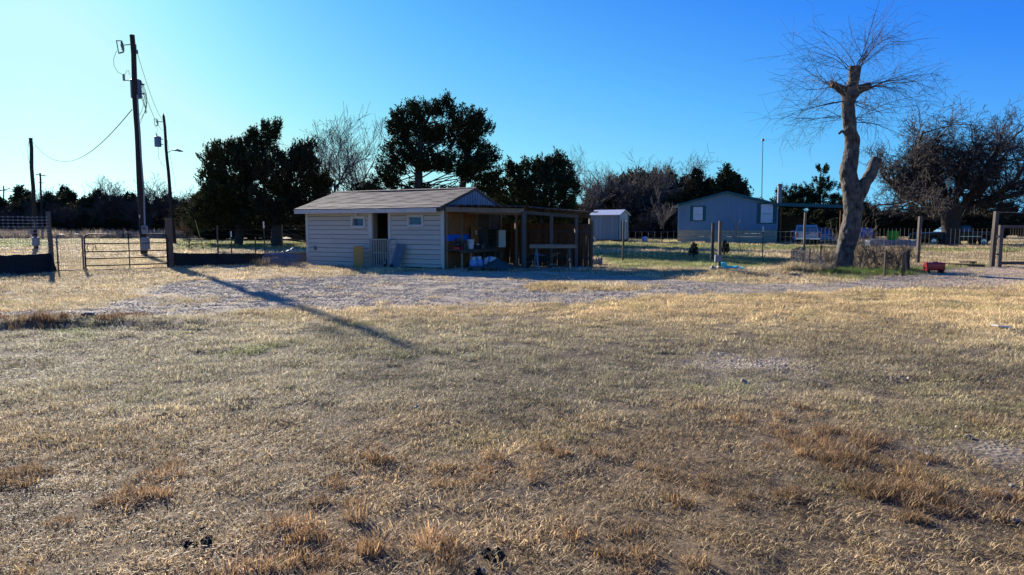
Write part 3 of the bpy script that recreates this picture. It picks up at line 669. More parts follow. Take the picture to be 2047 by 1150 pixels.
# picket fence behind the lean-to
fa, fb = sw(.1, 4.42), Vector((3.08, 26.55, 0))
pf = thing('picket_fence', 'brown wooden picket fence closing the back of the lean-to', 'fence', (fa.x, fa.y, 0)); ofs = (fa.x, fa.y, 0)
npk = 36; dirv = (fb - fa); dirv.z = 0; yaw = math.atan2(dirv.y, dirv.x)
fa0 = Vector((fa.x, fa.y, 0))
for k in range(npk):
    c = fa0.lerp(Vector((fb.x, fb.y, 0)), (k + .5) / npk); g = G(c.x, c.y); h = 1.70 + rnd.uniform(-.02, .02) + (.02 if k < 14 else 0)
    MB().box((c.x, c.y, g + h / 2 - .02), (dirv.length / npk - .012, .018, h), rz=yaw + rnd.uniform(-.02, .02), ry=rnd.uniform(-.008, .008)).build('picket', M_PICKET, pf, ofs)
for z in (.35, 1.38):
    n_ = Vector((-math.sin(yaw), math.cos(yaw), 0)) * -.035
    MB().beam(fa0 + n_ + Vector((0, 0, z)), Vector((fb.x, fb.y, z)) + n_, .04, .09).build('rail', M_DARKWOOD, pf, ofs)
MB().box((fb.x + .02, fb.y + .05, .9), (.1, .1, 1.8)).build('post', M_DARKWOOD, pf, ofs)

# workbench along the end wall with its clutter
wb = put('workbench', 'rough plank workbench along the unfinished end wall of the shed', 'workbench', .40, 1.75)
wb.location.z = G(wb.location.x, wb.location.y)
for k in range(3): MB().box((-.22 + k * .21, 0, .70), (.20, 3.3, .035)).build('plank', M_DARKWOOD, wb)
for y in (-1.55, -.9, .1, 1.0, 1.6):
    MB().box((.26, y, .34), (.06, .06, .68)).build('leg', M_STUD if y < -.8 else M_WEATHER, wb)
MB().box((.29, 0, .63), (.025, 3.3, .09)).build('apron', M_DARKWOOD, wb)
BT = wb.location.z - SC0.z + .72
def onbench(name, label, cat, u, v, rz=0, group=None): return put(name, label, cat, u, v, BT, rz, group)
t = onbench('plastic_bucket', 'pale plastic bucket standing on the workbench under the blue band', 'bucket', .40, 1.25)
MB().lathe([(.11, 0), (.145, .33), (.155, .33), (.155, .36), (.14, .36), (.135, .33), (.105, .02)], n=18).build('body', M_WHITE, t, smooth=False); MB().tube([(-.15, 0, .33), (-.1, -.12, .28), (0, -.17, .25), (.1, -.12, .28), (.15, 0, .33)], .005, 5).build('handle', M_GALV, t)
t = onbench('storage_cupboard', 'open black cupboard with a pale door standing on the workbench', 'cupboard', .35, 2.75)
mb = MB(); mb.box((-.20, 0, .37), (.02, .9, .74)); mb.box((0, -.44, .37), (.42, .02, .74)); mb.box((0, .44, .37), (.42, .02, .74)); mb.box((0, 0, .01), (.38, .86, .02)); mb.box((0, 0, .74), (.44, .92, .025)); mb.box((0, 0, .38), (.38, .86, .02)); mb.build('carcass', M_INT, t)
MB().box((.30, .52, .36), (.025, .35, .70), rz=R(-62)).build('door', M_WHITE, t)
t = onbench('tool_board', 'brown plywood board with a white glove hung on it', 'board', .12, 2.15)
MB().box((0, 0, .4), (.03, .8, .85)).build('sheet', M_OSB, t); MB().box((.03, -.05, .62), (.02, .08, .18), rx=.3, bev=.01).build('glove', M_WHITE, t)
t = onbench('red_engine', 'small dark petrol engine with a red base on the workbench', 'engine', .35, .40)
MB().box((0, 0, .05), (.25, .28, .10), bev=.02).build('base', M_RED, t); MB().box((0, .02, .2), (.2, .22, .2), bev=.04).lathe([(.1, 0), (.1, .1), (.04, .12)], (.0, 0, .3), 12).build('block', M_BLACKM, t)
for (u, v, r, h, m_, nm) in ((.5, 1.62, .05, .16, M_WHITE, 'white'), (.52, 1.95, .04, .12, M_GREYPL, 'grey'), (.45, 1.78, .06, .14, M_BLACKM, 'black'), (.4, .8, .07, .2, M_DARKWOOD, 'brown'), (.5, 2.12, .06, .2, M_DKGREEN, 'dark green')):
    t = onbench('storage_can', 'small %s can among the clutter on the workbench' % nm, 'can', u, v)
    MB().lathe([(r, 0), (r, h), (r * .6, h + .02), (r * .5, h + .05)], n=12).build('body', m_, t); MB().lathe([(r * .52, h + .045), (r * .52, h + .07)], n=10).build('lid', M_BLACKM, t)
t = onbench('tool_case', 'flat black tool case on the workbench beside the bucket', 'tool case', .5, 1.48); MB().box((0, 0, .07), (.2, .3, .14), bev=.02).build('case', M_BLACKM, t); MB().tube([(.1, -.07, .1), (.14, -.05, .11), (.14, .05, .11), (.1, .07, .1)], .008, 5).build('handle', M_RED, t)
for (u, v, big) in ((.78, .80, 1), (.80, 1.16, 1.12)):
    t = put('propane_tank', 'pale blue propane cylinder with collar under the workbench' if big == 1 else 'larger pale blue propane cylinder in front of the workbench', 'propane tank', u, v, group='propane cylinders by the workbench')
    MB().lathe([(.10 * big, .0), (.10 * big, .03), (.13 * big, .05), (.15 * big, .10), (.152 * big, .24), (.13 * big, .31), (.06 * big, .345), (.03, .35)], n=20).build('body', M_TANK, t, smooth=True)
    mb = MB()
    for a in range(20):
        if a in (4, 5, 14, 15): continue
        a0, a1 = a * math.pi / 10, (a + 1) * math.pi / 10; r = .098 * big
        mb.beam((r * math.cos(a0), r * math.sin(a0), .38), (r * math.cos(a1), r * math.sin(a1), .38), .006, .10)
    mb.tube([(.098 * big * math.cos(a * math.pi / 10), .098 * big * math.sin(a * math.pi / 10), .43) for a in range(21)], .009, 5)
    mb.build('collar', M_WHITE, t); MB().lathe([(.025, .34), (.025, .39), (.04, .395), (.04, .41)], n=10).build('valve', M_BLACKM, t)
# feed bag, pallet, tarp
p = on_ground(976, 535)
t = thing('feed_bag', 'slumped white and blue feed bag leaning under the workbench', 'bag', (p.x, p.y, G(p.x, p.y)), -.3)
mb = MB(); rows_ = []
for i in range(9):
    a = i / 8; wv = .19 * (1 - .25 * abs(a - .5)); th = .10 * math.sin(math.pi * min(.98, max(.04, a))) + .015
    rows_.append([( -.30 + a * .62 + .03 * math.sin(3 * k_), wv * math.cos(k_) * .4, .16 + a * .16 + (th + .06) * math.sin(k_)) for k_ in [2 * math.pi * q / 12 for q in range(12)]])
vs = [v for r_ in rows_ for v in r_]; fs = [(i * 12 + j, i * 12 + (j + 1) % 12, i * 12 + 12 + (j + 1) % 12, i * 12 + 12 + j) for i in range(8) for j in range(12)] + [tuple(range(12)), tuple(range(96, 108))]
mb.add(vs, fs); mb.build('sack', M_WHITE, t, smooth=True)
for i, (a0, a1) in enumerate(((1, 2), (4, 5))):
    q = MB(); s_ = 1.03
    for j in range(12):
        k2 = (j + 1) % 12; c0 = Vector((0, 0, .24))
        f = lambda v: (v[0], v[1] * 1.05, c0.z + (v[2] - c0.z) * 1.05)
        q.quad(f(rows_[a0][j]), f(rows_[a0][k2]), f(rows_[a1][k2]), f(rows_[a1][j]))
    q.build('printed_band', M_BARREL, t)
MB().box((0, .05, .06), (.5, .25, .14), rz=.1, bev=.03).build('lower_fold', M_GREYPL, t)
p = on_ground(966, 541)
t = thing('wooden_pallet', 'weathered wooden pallet lying in front of the workbench', 'pallet', (p.x, p.y, G(p.x, p.y) - .01), -.12)
for k in range(6): MB().box((0, -.42 + k * .168, .128), (1.05, .12, .018)).build('deck_board', M_WEATHER, t)
for x in (-.48, 0, .48): MB().box((x, 0, .067), (.05, .96, .10)).build('runner', M_WEATHER, t)
for k in (-.42, 0, .42): MB().box((0, k, .009), (1.05, .1, .016)).build('bottom_board', M_WEATHER, t)
def cloth(name, label, cat, p, L_, W_, H_, m_, rz, seed):
    rs2 = np.random.RandomState(seed); nx, ny = 18, 12; mb = MB(); vs = []
    for j in range(ny + 1):
        for i in range(nx + 1):
            a, b2 = i / nx, j / ny; e = min(a, 1 - a, b2, 1 - b2)
            z = H_ * (1 - min(1, abs(a - .35) * 1.7)) * math.sin(math.pi * b2) * (.7 + .6 * vnoise(a * 5, b2 * 5, seed)) + .05 * float(vnoise(a * 9, b2 * 7, seed + 1))
            if e == 0: z = 0
            vs.append(((a - .5) * L_, (b2 - .5) * W_ + .08 * math.sin(a * 7), float(z)))
    fs = [(j * (nx + 1) + i, j * (nx + 1) + i + 1, (j + 1) * (nx + 1) + i + 1, (j + 1) * (nx + 1) + i) for j in range(ny) for i in range(nx)]
    mb.add(vs, fs); o = mb.build(name, m_, smooth=True, loc=(p.x, p.y, G(p.x, p.y) - .01)); o.rotation_euler = (0, 0, rz)
    md = o.modifiers.new('thick', 'SOLIDIFY'); md.thickness = .012
    tag(o, label, cat); return o
cloth('dark_tarp', 'crumpled dark green tarp over a heap beside the pallet', 'tarp', on_ground(1003, 541), 1.15, .8, .42, M_DKGREEN, -.3, 5)
# trestle table, sawhorses, barrow
q0, q1 = on_ground(1058, 537), on_ground(1151, 537); mid = (q0 + q1) / 2; L_ = (q1 - q0).length
t = thing('trestle_table', 'makeshift table of planks across two sawhorses under the lean-to', 'table', (mid.x, mid.y, G(mid.x, mid.y)), .02)
MB().box((0, -.16, .83), (L_, .10, .13)).build('plank', M_STUD, t); MB().box((-.05, .0, .87), (L_ - .1, .2, .04)).build('plank', M_WEATHER, t); MB().box((-.2, .2, .885), (L_ - .5, .16, .04), rz=.04).build('plank', M_STUD, t)
for sx in (-.62, .62):
    for sy in (-1, 1): MB().beam((sx - .06 * sy, .30 * sy, -.02), (sx, .08 * sy, .83), .07, .04).build('leg', M_GREYPL if sx < 0 else M_WEATHER, t)
    MB().beam((sx, -.22, .3), (sx, .22, .3), .03, .06).build('stretcher', M_WEATHER, t)
p = on_ground(1080, 536)
t = thing('wheelbarrow', 'dark wheelbarrow with pale handle parked under the trestle table', 'wheelbarrow', (p.x, p.y + .25, G(p.x, p.y)), .15)
mb = MB(); mb.add([(-.35, -.28, .5), (.4, -.28, .42), (.4, .28, .42), (-.35, .28, .5), (-.22, -.18, .22), (.2, -.18, .2), (.2, .18, .2), (-.22, .18, .22)], [(0, 1, 5, 4), (1, 2, 6, 5), (2, 3, 7, 6), (3, 0, 4, 7), (4, 5, 6, 7)])
o = mb.build('tray', M_BLACKM, t); o.modifiers.new('t', 'SOLIDIFY').thickness = .012
for s_ in (-.2, .2): MB().tube([(-.55, s_ * .3, .2), (.1, s_, .3), (.75, s_ * 1.2, .58)], .018, 6).build('handle', M_STUD, t)
MB().lathe([(.06, -.03), (.17, -.035), (.19, 0), (.17, .035), (.06, .03)], (-.52, 0, .19), 16, 'Y').build('wheel', M_RUBBER, t)
for s_ in (-.18, .18): MB().tube([(.15, s_, .25), (.28, s_, .0), (.4, s_, .36)], .014, 5).build('leg', M_BLACKM, t)
MB().box((-.05, -.1, .48), (.45, .12, .06), rz=.2, ry=.15, bev=.02).build('blue_load', M_BARREL, t)
p = on_ground(1104, 538); t = thing('step_stool', 'little grey step stool in front of the trestle table', 'stool', (p.x, p.y, G(p.x, p.y)), .1)
MB().box((0, 0, .17), (.26, .2, .03), bev=.008).build('seat', M_GREYPL, t)
for sx in (-.1, .1):
    for sy in (-.07, .07): MB().beam((sx * 1.1, sy, -.01), (sx, sy, .16), .03, .03).build('leg', M_WEATHER, t)
p = on_ground(1093, 540.5); o = MB().box((0, 0, .035), (2.0, .22, .05), rz=.05, bev=.006).build('loose_plank', M_GREYPL, loc=(p.x, p.y, G(p.x, p.y))); tag(o, 'long grey plank lying on the gravel before the lean-to', 'plank')
p = on_ground(1160, 537); o = MB().box((0, 0, .03), (.28, .22, .06), rz=.2, bev=.02).build('blue_tray', M_BARREL, loc=(p.x, p.y, G(p.x, p.y))); tag(o, 'small bright blue tray on the ground at the lean-to corner', 'tray')
p = on_ground(1150, 534); o = MB().tube([(0, 0, .78), (.1, .02, .74), (.16, .03, .55), (.17, .03, .35), (.08, .02, .22), (-.1, 0, .19), (-.3, 0, .19), (-.32, 0, .01)], .012, 6).build('bent_hose', M_CABLE, loc=(p.x + .12, p.y, G(p.x, p.y)), smooth=True); tag(o, 'thin black hose looped over the end of the trestle table', 'hose')
p = on_ground(1192, 531); t = thing('garden_edging', 'grey scalloped garden edging propped beside the picket fence', 'garden edging', (p.x, p.y, G(p.x, p.y)), -.1)
for k in range(5): MB().prism([(-.25 + k * .1, -.02), (-.153 + k * .1, -.02), (-.153 + k * .1, .2 + .02 * k), (-.20 + k * .1, .30 + .02 * k), (-.25 + k * .1, .2 + .02 * k)], -.01, .01, 'XZ').build('slat', M_GREYPL, t)
MB().box((0, .02, .1), (.5, .015, .04)).build('rail', M_GREYPL, t)
# ================================================================ UTILITY POLES
def pole_at(px_b, py_b, px_t, py_t, r0, r1, name, label, group=None):
    b = on_ground(px_b, py_b); b.z = G(b.x, b.y)
    t = at_depth(px_t, py_t, b.y)
    root = thing(name, label, 'utility pole', b, group=group)
    mb = MB(); n_ = 12; top = t - b
    mb.tube([Vector((0, 0, -.3)) + (top - Vector((0, 0, -.3))) * (k / n_) + Vector((.02 * math.sin(k * 1.3), .02 * math.cos(k * 1.7), 0)) for k in range(n_ + 1)], [r0 + (r1 - r0) * k / n_ for k in range(n_ + 1)], 14)
    mb.build('shaft', M_POLE, root, smooth=False)
    return root, b, top
def up(top, f): return top * f
def cutout(root, c, s=1.0, tilt=.2):
    mb = MB(); mb.tube([c + Vector((-.03 * s, 0, .23 * s)), c + Vector((.03 * s, 0, -.23 * s))], .022 * s, 6); 
    mb.build('fuse_tube', M_CERAM, root)
    mb = MB(); a = c + Vector((.17 * s, 0, .24 * s)); b = c + Vector((.23 * s, 0, -.20 * s))
    mb.tube([a, a.lerp(b, .5), b], [.03 * s, .06 * s, .03 * s], 8)
    for f in (.2, .35, .5, .65, .8):
        q = a.lerp(b, f); mb.lathe([(.03 * s, -.01), (.075 * s, 0), (.03 * s, .015)], q, 10)
    mb.tube([c + Vector((-.05 * s, 0, .24 * s)), a], .02 * s, 5); mb.tube([c + Vector((.03 * s, 0, -.25 * s)), b], .03 * s, 5)
    mb.build('insulator', M_CERAM, root)
def transformer(root, c, r, h):
    o = MB().lathe([(r * .92, -h / 2), (r, -h / 2 + .03), (r, h / 2 - .06), (r * 1.05, h / 2 - .05), (r * 1.05, h / 2), (r * .7, h / 2 + .06), (.02, h / 2 + .08)], c, 20).build('transformer', M_TRANSF, root, smooth=False)
    m = MB(); m.lathe([(.05, h / 2 + .05), (.035, h / 2 + .12), (.06, h / 2 + .14), (.03, h / 2 + .2), (.055, h / 2 + .22), (.02, h / 2 + .32)], c + Vector((-.06, 0, 0)), 10); m.build('bushing', M_CERAM, o)
    for z in (-h * .25, h * .28): MB().box(c + Vector((r + .07, 0, z)), (.2, .08, .06)).build('bracket', M_GALV, o)
    return o
# main pole with transformer, conduit and meter boxes
pb, b0, tp = pole_at(288, 514, 264, 70, .17, .115, 'utility_pole', 'tall dark pole with transformer, pale conduit, cable coils and meter boxes')
def pp(px, py, dy=0.0): v = at_depth(px, py, b0.y + dy); return v - b0
cutout(pb, pp(235, 94), 1.25); m = MB(); m.tube([pp(241, 91), pp(262, 89)], .022, 6); m.build('bracket', M_BLACKM, pb)
transformer(pb, pp(272, 179, .38), .26, .88)
MB().tube([pp(233, 102), pp(227, 118), pp(228, 132), pp(236, 145), pp(246, 150), pp(251, 148), pp(254, 141), pp(257, 141), pp(259, 150)], .010, 5).build('jumper_wire', M_CABLE, pb)
MB().lathe([(.02, -.18), (.055, -.15), (.06, .12), (.03, .17)], pp(247.5, 155), 10).build('arrester', M_CERAM, pb)
MB().tube([pp(249, 161), pp(258, 161)], .02, 5).build('bracket', M_BLACKM, pb)
MB().tube([pp(274.5, 190, -.17), pp(281, 300, -.18), pp(287.5, 380, -.2), pp(289.5, 452, -.22)], .038, 8).build('conduit', M_GALV, pb)
o = MB().box(pp(289.5, 460, -.28), (.26, .16, .44), bev=.02).build('meter_box', M_GALV, pb); MB().lathe([(.07, -.05), (.08, -.03), (.05, -.09)], pp(288, 457, -.35), 10, 'Y').build('meter_glass', M_DGLASS, o)
MB().box(pp(290.5, 487, -.28), (.38, .2, .64), bev=.02).build('service_panel', M_GALV, pb)
MB().box(pp(279, 433, -.18), (.05, .02, .16)).build('pole_tag', M_CONC, pb)
MB().box(pp(270, 95, .1), (.1, .1, .3)).lathe([(.04, -.1), (.06, 0), (.04, .1)], pp(274, 104, .1), 8).build('spool_insulator', M_CERAM, pb)
rr = random.Random(8)
for k, (ax, ay, bx, by, cx, cy) in enumerate([(281, 160, 309, 215, 276, 245), (280, 162, 305, 200, 280, 247), (279, 163, 300, 212, 272, 240), (281, 163, 304, 225, 283, 232), (280, 176, 296, 205, 291, 228), (279, 180, 290, 212, 293, 226), (278, 185, 286, 210, 292, 220)]):
    A_, B_, C_ = pp(ax, ay), pp(bx, by, .1 * rr.uniform(-1, 1)), pp(cx, cy)
    MB().tube([A_ * (1 - s) ** 2 + B_ * 2 * s * (1 - s) * 1.02 + C_ * s * s for s in [q / 10 for q in range(11)]], .009 if k < 4 else .013, 5).build('cable_coil', M_CABLE, pb)
# drop line poles
pa, ba, ta = pole_at(72, 501, 61, 276, .135, .10, 'utility_pole', 'short bare dark pole with drum meter box, behind the barbed wire fence')
def pq(px, py, dy=0.0): return at_depth(px, py, ba.y + dy) - ba
MB().lathe([(.2, -.28), (.22, -.25), (.22, .25), (.2, .28)], pq(72, 483, -.05), 16).build('meter_drum', M_GALV, pa)
MB().box(pq(69, 450, -.16), (.05, .05, .5)).build('conduit', M_GALV, pa); MB().tube([pq(57, 278), pq(66, 278)], .02, 5).build('hook', M_BLACKM, pa)
MB().tube([pq(58, 282), pq(55.5, 300), pq(57, 318), pq(60, 330)], .012, 5).build('hanging_wire', M_CABLE, pa)
W0 = at_depth(66, 285, ba.y); W1 = at_depth(264, 219, b0.y)
ws = []
for k in range(25):
    s = k / 24; p = W0.lerp(W1, s); p.z -= 1.75 * 4 * s * (1 - s) * (1.25 - .5 * s); ws.append(p)
o = MB().tube(ws, [.010 + .012 * k / 24 for k in range(25)], 5).build('service_cable', M_CABLE, off=ws[0], loc=ws[0]); tag(o, 'sagging black service cable slung between the short pole and the tall pole', 'cable')
# third pole with lamp arm
b3y = 58.0; bb = at_depth(349, 452 + 2184 / 58.0, b3y)
pc, b3, t3 = pole_at(349, 452 + 2184 / 58.0, 327, 232, .16, .10, 'utility_pole', 'leaning distant pole carrying a street lamp arm and small transformer')
def pr(px, py, dy=0.0): return at_depth(px, py, b3.y + dy) - b3
transformer(pc, pr(315.5, 284), .27, .8); cutout(pc, pr(309, 245), 1.2); MB().tube([pr(312, 243), pr(327, 244)], .03, 5).build('bracket', M_BLACKM, pc)
MB().lathe([(.03, 0), (.09, .04), (.03, .1), (.06, .14), (.02, .2)], pr(327, 232), 8).build('top_insulator', M_CERAM, pc)
MB().tube([pr(334, 307), pr(338, 303), pr(345, 301), pr(352, 301)], .03, 6).build('lamp_arm', M_GALV, pc)
MB().tube([pr(349, 301), pr(353, 300), pr(360, 302), pr(366, 303)], [.06, .1, .09, .03], 8).build('lamp_head', M_GREYPL, pc)
MB().tube([pr(313, 252), pr(315, 262), pr(310, 266), pr(314, 272)], .012, 4).build('jumper_wire', M_CABLE, pc); MB().tube([pr(316, 294), pr(317, 315), pr(323, 328), pr(331, 334)], .014, 4).build('drop_wire', M_CABLE, pc)
for nm, A_, B_, sg, lb in (('guy_wire', at_depth(334, 280, b3.y), Vector((at_depth(372, 470, b3.y + 6).x, b3.y + 6, 0)), 0, 'thin guy wire slanting from the leaning pole to the ground'),
                           ('overhead_line', at_depth(274, 105, b0.y), at_depth(327, 243, b3.y), .5, 'thin overhead line running from the tall pole to the leaning pole'),
                           ('overhead_line', at_depth(281, 160, b0.y), at_depth(333, 262, b3.y), .8, 'lower overhead line sagging between the tall pole and the leaning pole')):
    pts = []
    for k in range(13):
        s = k / 12; p = A_.lerp(B_, s); p.z -= sg * 4 * s * (1 - s); pts.append(p)
    o = MB().tube(pts, .011, 4).build(nm, M_CABLE, off=pts[0], loc=pts[0]); tag(o, lb, 'wire')
# far poles
for (xb, xt, yt, Y, lb) in ((86, 80, 346, 95, 'far crossarm pole behind the short bare pole'), (9, 7, 372, 130, 'very far pole with slanting crossarms at the field edge')):
    p_, bb_, tt_ = pole_at(xb, 452 + 2184 / Y, xt, yt, .15, .11, 'utility_pole', lb)
    f = lambda px, py: at_depth(px, py, Y) - bb_
    if Y < 100: MB().beam(f(72, 349), f(92, 352), .1, .12).build('crossarm', M_POLE, p_); MB().beam(f(77, 365), f(88, 366), .08, .08).build('crossarm', M_POLE, p_); MB().tube([f(79, 358), f(82, 352)], .04, 5).build('brace', M_POLE, p_)
    else: MB().beam(f(-6, 383), f(20, 377), .12, .14).build('crossarm', M_POLE, p_); MB().beam(f(0, 380), f(31, 384), .1, .1).build('crossarm', M_POLE, p_)

# ================================================================ LEFT FENCE, NETTING AND GATES
def wood_post(px, pyb, pyt, wpx, label, m_=None, lean=0.0, square=True, group=None, name='fence_post', tilt=0.0):
    b = on_ground(px, pyb); b.z = G(b.x, b.y); h = height_at(pyt, b.y, px) - b.z; wd = wpx * b.y / FPX
    root = thing(name, label, 'post', b, group=group)
    mb = MB()
    top = Vector((lean * h, 0, h))
    if square:
        mb.beam((0, 0, -.25), top, wd, wd, up=(0, 1, 0)); mb.build('shaft', m_ or M_POSTW, root)
    else:
        k = 7; mb.tube([Vector((0, 0, -.25)).lerp(top, i / k) + Vector((.008 * math.sin(i * 2.1), 0, 0)) for i in range(k + 1)], [wd / 2 * (1.04 - .06 * i / k) for i in range(k + 1)], 12); mb.build('shaft', m_ or M_POSTW, root)
    cap = MB().lathe([(wd * .42, h - .004), (wd * .40, h + .006)], (lean * h, 0, 0), 12).build('sawn_top', M_CUT, root)
    return root, b, h
def t_post(px, pyb, pyt, label, white=True, lean=0.0, group=None):
    b = on_ground(px, pyb); b.z = G(b.x, b.y); h = height_at(pyt, b.y, px) - b.z
    root = thing('steel_t_post', label, 'fence post', b, group=group)
    mb = MB(); t = Vector((lean * h, 0, h)); lo = Vector((0, 0, -.2)); cut = lo.lerp(t, .86)
    mb.beam(lo, cut if white else t, .045, .012, up=(0, 1, 0)); mb.beam(lo + Vector((0, .02, 0)), (cut if white else t) + Vector((0, .02, 0)), .012, .04, up=(0, 1, 0)); mb.build('shaft', M_RUSTW, root)
    if white: MB().beam(cut, t, .047, .03, up=(0, 1, 0)).build('white_top', M_WHITE, root)
    return root, b, h
wood_post(106, 545, 423, 8.5, 'weathered round post at the end of the barbed wire fence', M_WEATHER, -.025, False)
wood_post(341, 537, 436, 9.5, 'stout square post carrying the dark farm gate', M_POSTW, 0, True)
def wire_line(name, label, pts, zs, vsp, m_, r=.004, ztop=None, rv=None, sag=.0, bits=None, zb=0.05):
    pts = [Vector((p[0], p[1], G(p[0], p[1]))) for p in pts]; o = pts[0].copy()
    root = thing(name, label, 'wire fence', o)
    for z in zs:
        mb = MB()
        for a, b in zip(pts[:-1], pts[1:]):
            q = [a.lerp(b, k / 8) + Vector((0, 0, z - sag * 4 * (k / 8) * (1 - k / 8) + random.Random(int(z * 100) + k).uniform(-.008, .008))) for k in range(9)]
            mb.tube(q, r, 4)
            if bits and z > bits:
                L2 = (b - a).length; n2 = int(L2 / .13)
                for i in range(n2):
                    c = a.lerp(b, (i + .5) / n2) + Vector((0, 0, z)); mb.wire(c + Vector((-.02, 0, -.03)), c + Vector((.02, 0, .03)), r * .9); mb.wire(c + Vector((.02, .01, -.03)), c + Vector((-.02, -.01, .03)), r * .9)
        mb.build('wire', m_, root, o)
    if vsp:
        mb = MB(); zt = ztop or max(zs)
        for a, b in zip(pts[:-1], pts[1:]):
            n2 = int((b - a).length / vsp)
            for i in range(n2): c = a.lerp(b, (i + .5) / n2); mb.wire(c + Vector((0, 0, zb)), c + Vector((0, 0, zt)), rv or r * .8)
        q = mb.build('stay_wires', m_, root, o); q['kind'] = 'stuff'
    return root
FL0, FL1 = on_ground(-140, 556), on_ground(104, 546)
wire_line('barbed_wire_fence', 'closely strung pale wires running to the weathered end post', [FL0, FL1], [1.91 - .107 * k for k in range(14)], .16, M_WIRE, .0055, 1.15, .004, bits=1.3)
t_post(-2, 551, 452, 'plain steel post holding the barbed wires beside the netting', False)
def netting(label, pts, seed, m_=M_NET):
    # pts: (x, y, height) along the fence; a draped sheet with folds
    P = [Vector((p[0], p[1], 0)) for p in pts]; hs_ = [p[2] for p in pts]; mb = MB(); cols_ = []
    for i in range(len(P) - 1):
        L2 = (P[i + 1] - P[i]).length; n2 = max(4, int(L2 / .09))
        for k in range(n2 + (1 if i == len(P) - 2 else 0)):
            s = k / n2; c = P[i].lerp(P[i + 1], s); h = hs_[i] + (hs_[i + 1] - hs_[i]) * s; cols_.append((c, h))
    nz_ = 7; vs = []
    for i, (c, h) in enumerate(cols_):
        hh = h * (1 + .10 * (float(vnoise(i * .13, seed, 5)) - .5) + .05 * (float(vnoise(i * .6, seed, 6)) - .5))
        for j in range(nz_):
            f = j / (nz_ - 1); yy = .10 * (float(vnoise(i * .35, f * 2 + seed, 7)) - .5) + .05 * (float(vnoise(i * .9, f * 4, 8)) - .5) - .12 * (1 - f) ** 3
            g = G(c.x, c.y + yy); vs.append((c.x, c.y + yy, g - .02 + f * hh))
    fs = [(i * nz_ + j, (i + 1) * nz_ + j, (i + 1) * nz_ + j + 1, i * nz_ + j + 1) for i in range(len(cols_) - 1) for j in range(nz_ - 1)]
    mb.add(vs, fs); o = mb.build('shade_netting', m_, off=(P[0].x, P[0].y, 0), loc=(P[0].x, P[0].y, 0), smooth=True); o.modifiers.new('t', 'SOLIDIFY').thickness = .012
    tag(o, label, 'netting'); return o
n0, n1 = on_ground(-150, 557), on_ground(100, 547); n2_, n3 = on_ground(110, 547.5), on_ground(120, 547)
netting('black shade netting along the foot of the barbed wire fence', [(n0.x, n0.y - .1, .72), (n1.x, n1.y - .1, .72), (n2_.x, n2_.y - .1, .70), (n3.x, n3.y - .12, .12)], 1)
a0, a1, a2 = on_ground(346, 536), on_ground(440, 533), on_ground(614, 527)
netting('black netting between the farm gate post and the beige shed', [(a0.x, a0.y, .58), (a1.x, a1.y, .52), (a2.x + .2, a2.y + .9, .45)], 2)
wire_line('wire_fence', 'thin wire fence above the netting between gate post and shed', [a0, a1, (a2.x + .2, a2.y + .95)], [.5, .75, 1.0, 1.25, 1.45, 1.6], .3, M_RUSTW, .003, 1.25, .0025)
wood_post(437, 531, 452, 3.0, 'thin dark post standing in the netting near the sapling', M_DARKWOOD, .0, False)
t_post(464, 531, 463, 'white tipped steel post next to the thin dark post'); t_post(512, 530, 476, 'short plain steel post between the two white tipped ones', False)
t_post(531, 527, 443, 'tall white tipped steel post near the weed heap', True, -.02); t_post(566, 525, 449, 'plain steel post behind the wire rolls', False)
# walk gate
g0, g1 = on_ground(117, 545), on_ground(168, 543); gd = g1 - g0; yaw = math.atan2(gd.y, gd.x); L_ = gd.length
t = thing('walk_gate', 'narrow grey pipe gate filled with wire mesh beside the farm gate', 'gate', (g0.x, g0.y, G(g0.x, g0.y)), yaw)
def ugate(L_, h, r, rc=.12, z0=.06): return [(0, 0, z0 + .0), (0, 0, h - rc), (rc * .3, 0, h - rc * .3), (rc, 0, h), (L_ - rc, 0, h), (L_ - rc * .3, 0, h - rc * .3), (L_, 0, h - rc), (L_, 0, z0)]
MB().tube(ugate(L_, 1.31, .025), .025, 8).tube([(0, 0, .07), (L_, 0, .07)], .022, 8).build('frame', M_GATEG, t, smooth=True)
mb = MB()
for k in range(13): mb.wire((.03 + (L_ - .06) * k / 12, 0, .07), (.03 + (L_ - .06) * k / 12, 0, 1.30), .004)
for k in range(11): mb.wire((0, .004, .12 + k * .11), (L_, .004, .12 + k * .11), .0035)
mb.build('wire_mesh', M_WIRE, t)
for z in (.35, 1.05): MB().tube([(-.05, 0, z), (.05, 0, z)], .02, 6).build('hinge', M_BLACKM, t)
# farm gate
g0, g1 = on_ground(172, 543.2), on_ground(336, 537.5); gd = g1 - g0; yaw = math.atan2(gd.y, gd.x); L_ = gd.length
t = thing('farm_gate', 'dark five rail tube farm gate closing the driveway', 'gate', (g0.x, g0.y, G(g0.x, g0.y)), yaw)
MB().tube(ugate(L_, 1.31, .026, .15), .026, 8).build('frame', M_GATEB, t, smooth=True)
for z in (.05, .20, .45, .70, .98): MB().tube([(0, 0, z), (L_, 0, z)], .021, 8).build('rail', M_GATEB, t, smooth=True)
MB().box((L_ * .52, 0, .67), (.035, .012, 1.26)).build('upright', M_GATEB, t)
MB().tube([(.12, -.04, .98), (.06, -.05, .85), (.10, -.05, .72), (.2, -.05, .70), (.26, -.05, .82), (.24, -.05, .97), (.32, -.05, .92), (.34, -.05, .74)], .013, 6).build('chain', M_RUSTW, t)
for z in (.3, 1.05): MB().tube([(L_ - .02, 0, z), (L_ + .08, 0, z)], .022, 6).build('hinge', M_BLACKM, t)
MB().beam((-.02, 0, .12), (.12, -.32, -.03), .05, .05).build('drop_latch', M_GATEG, t)
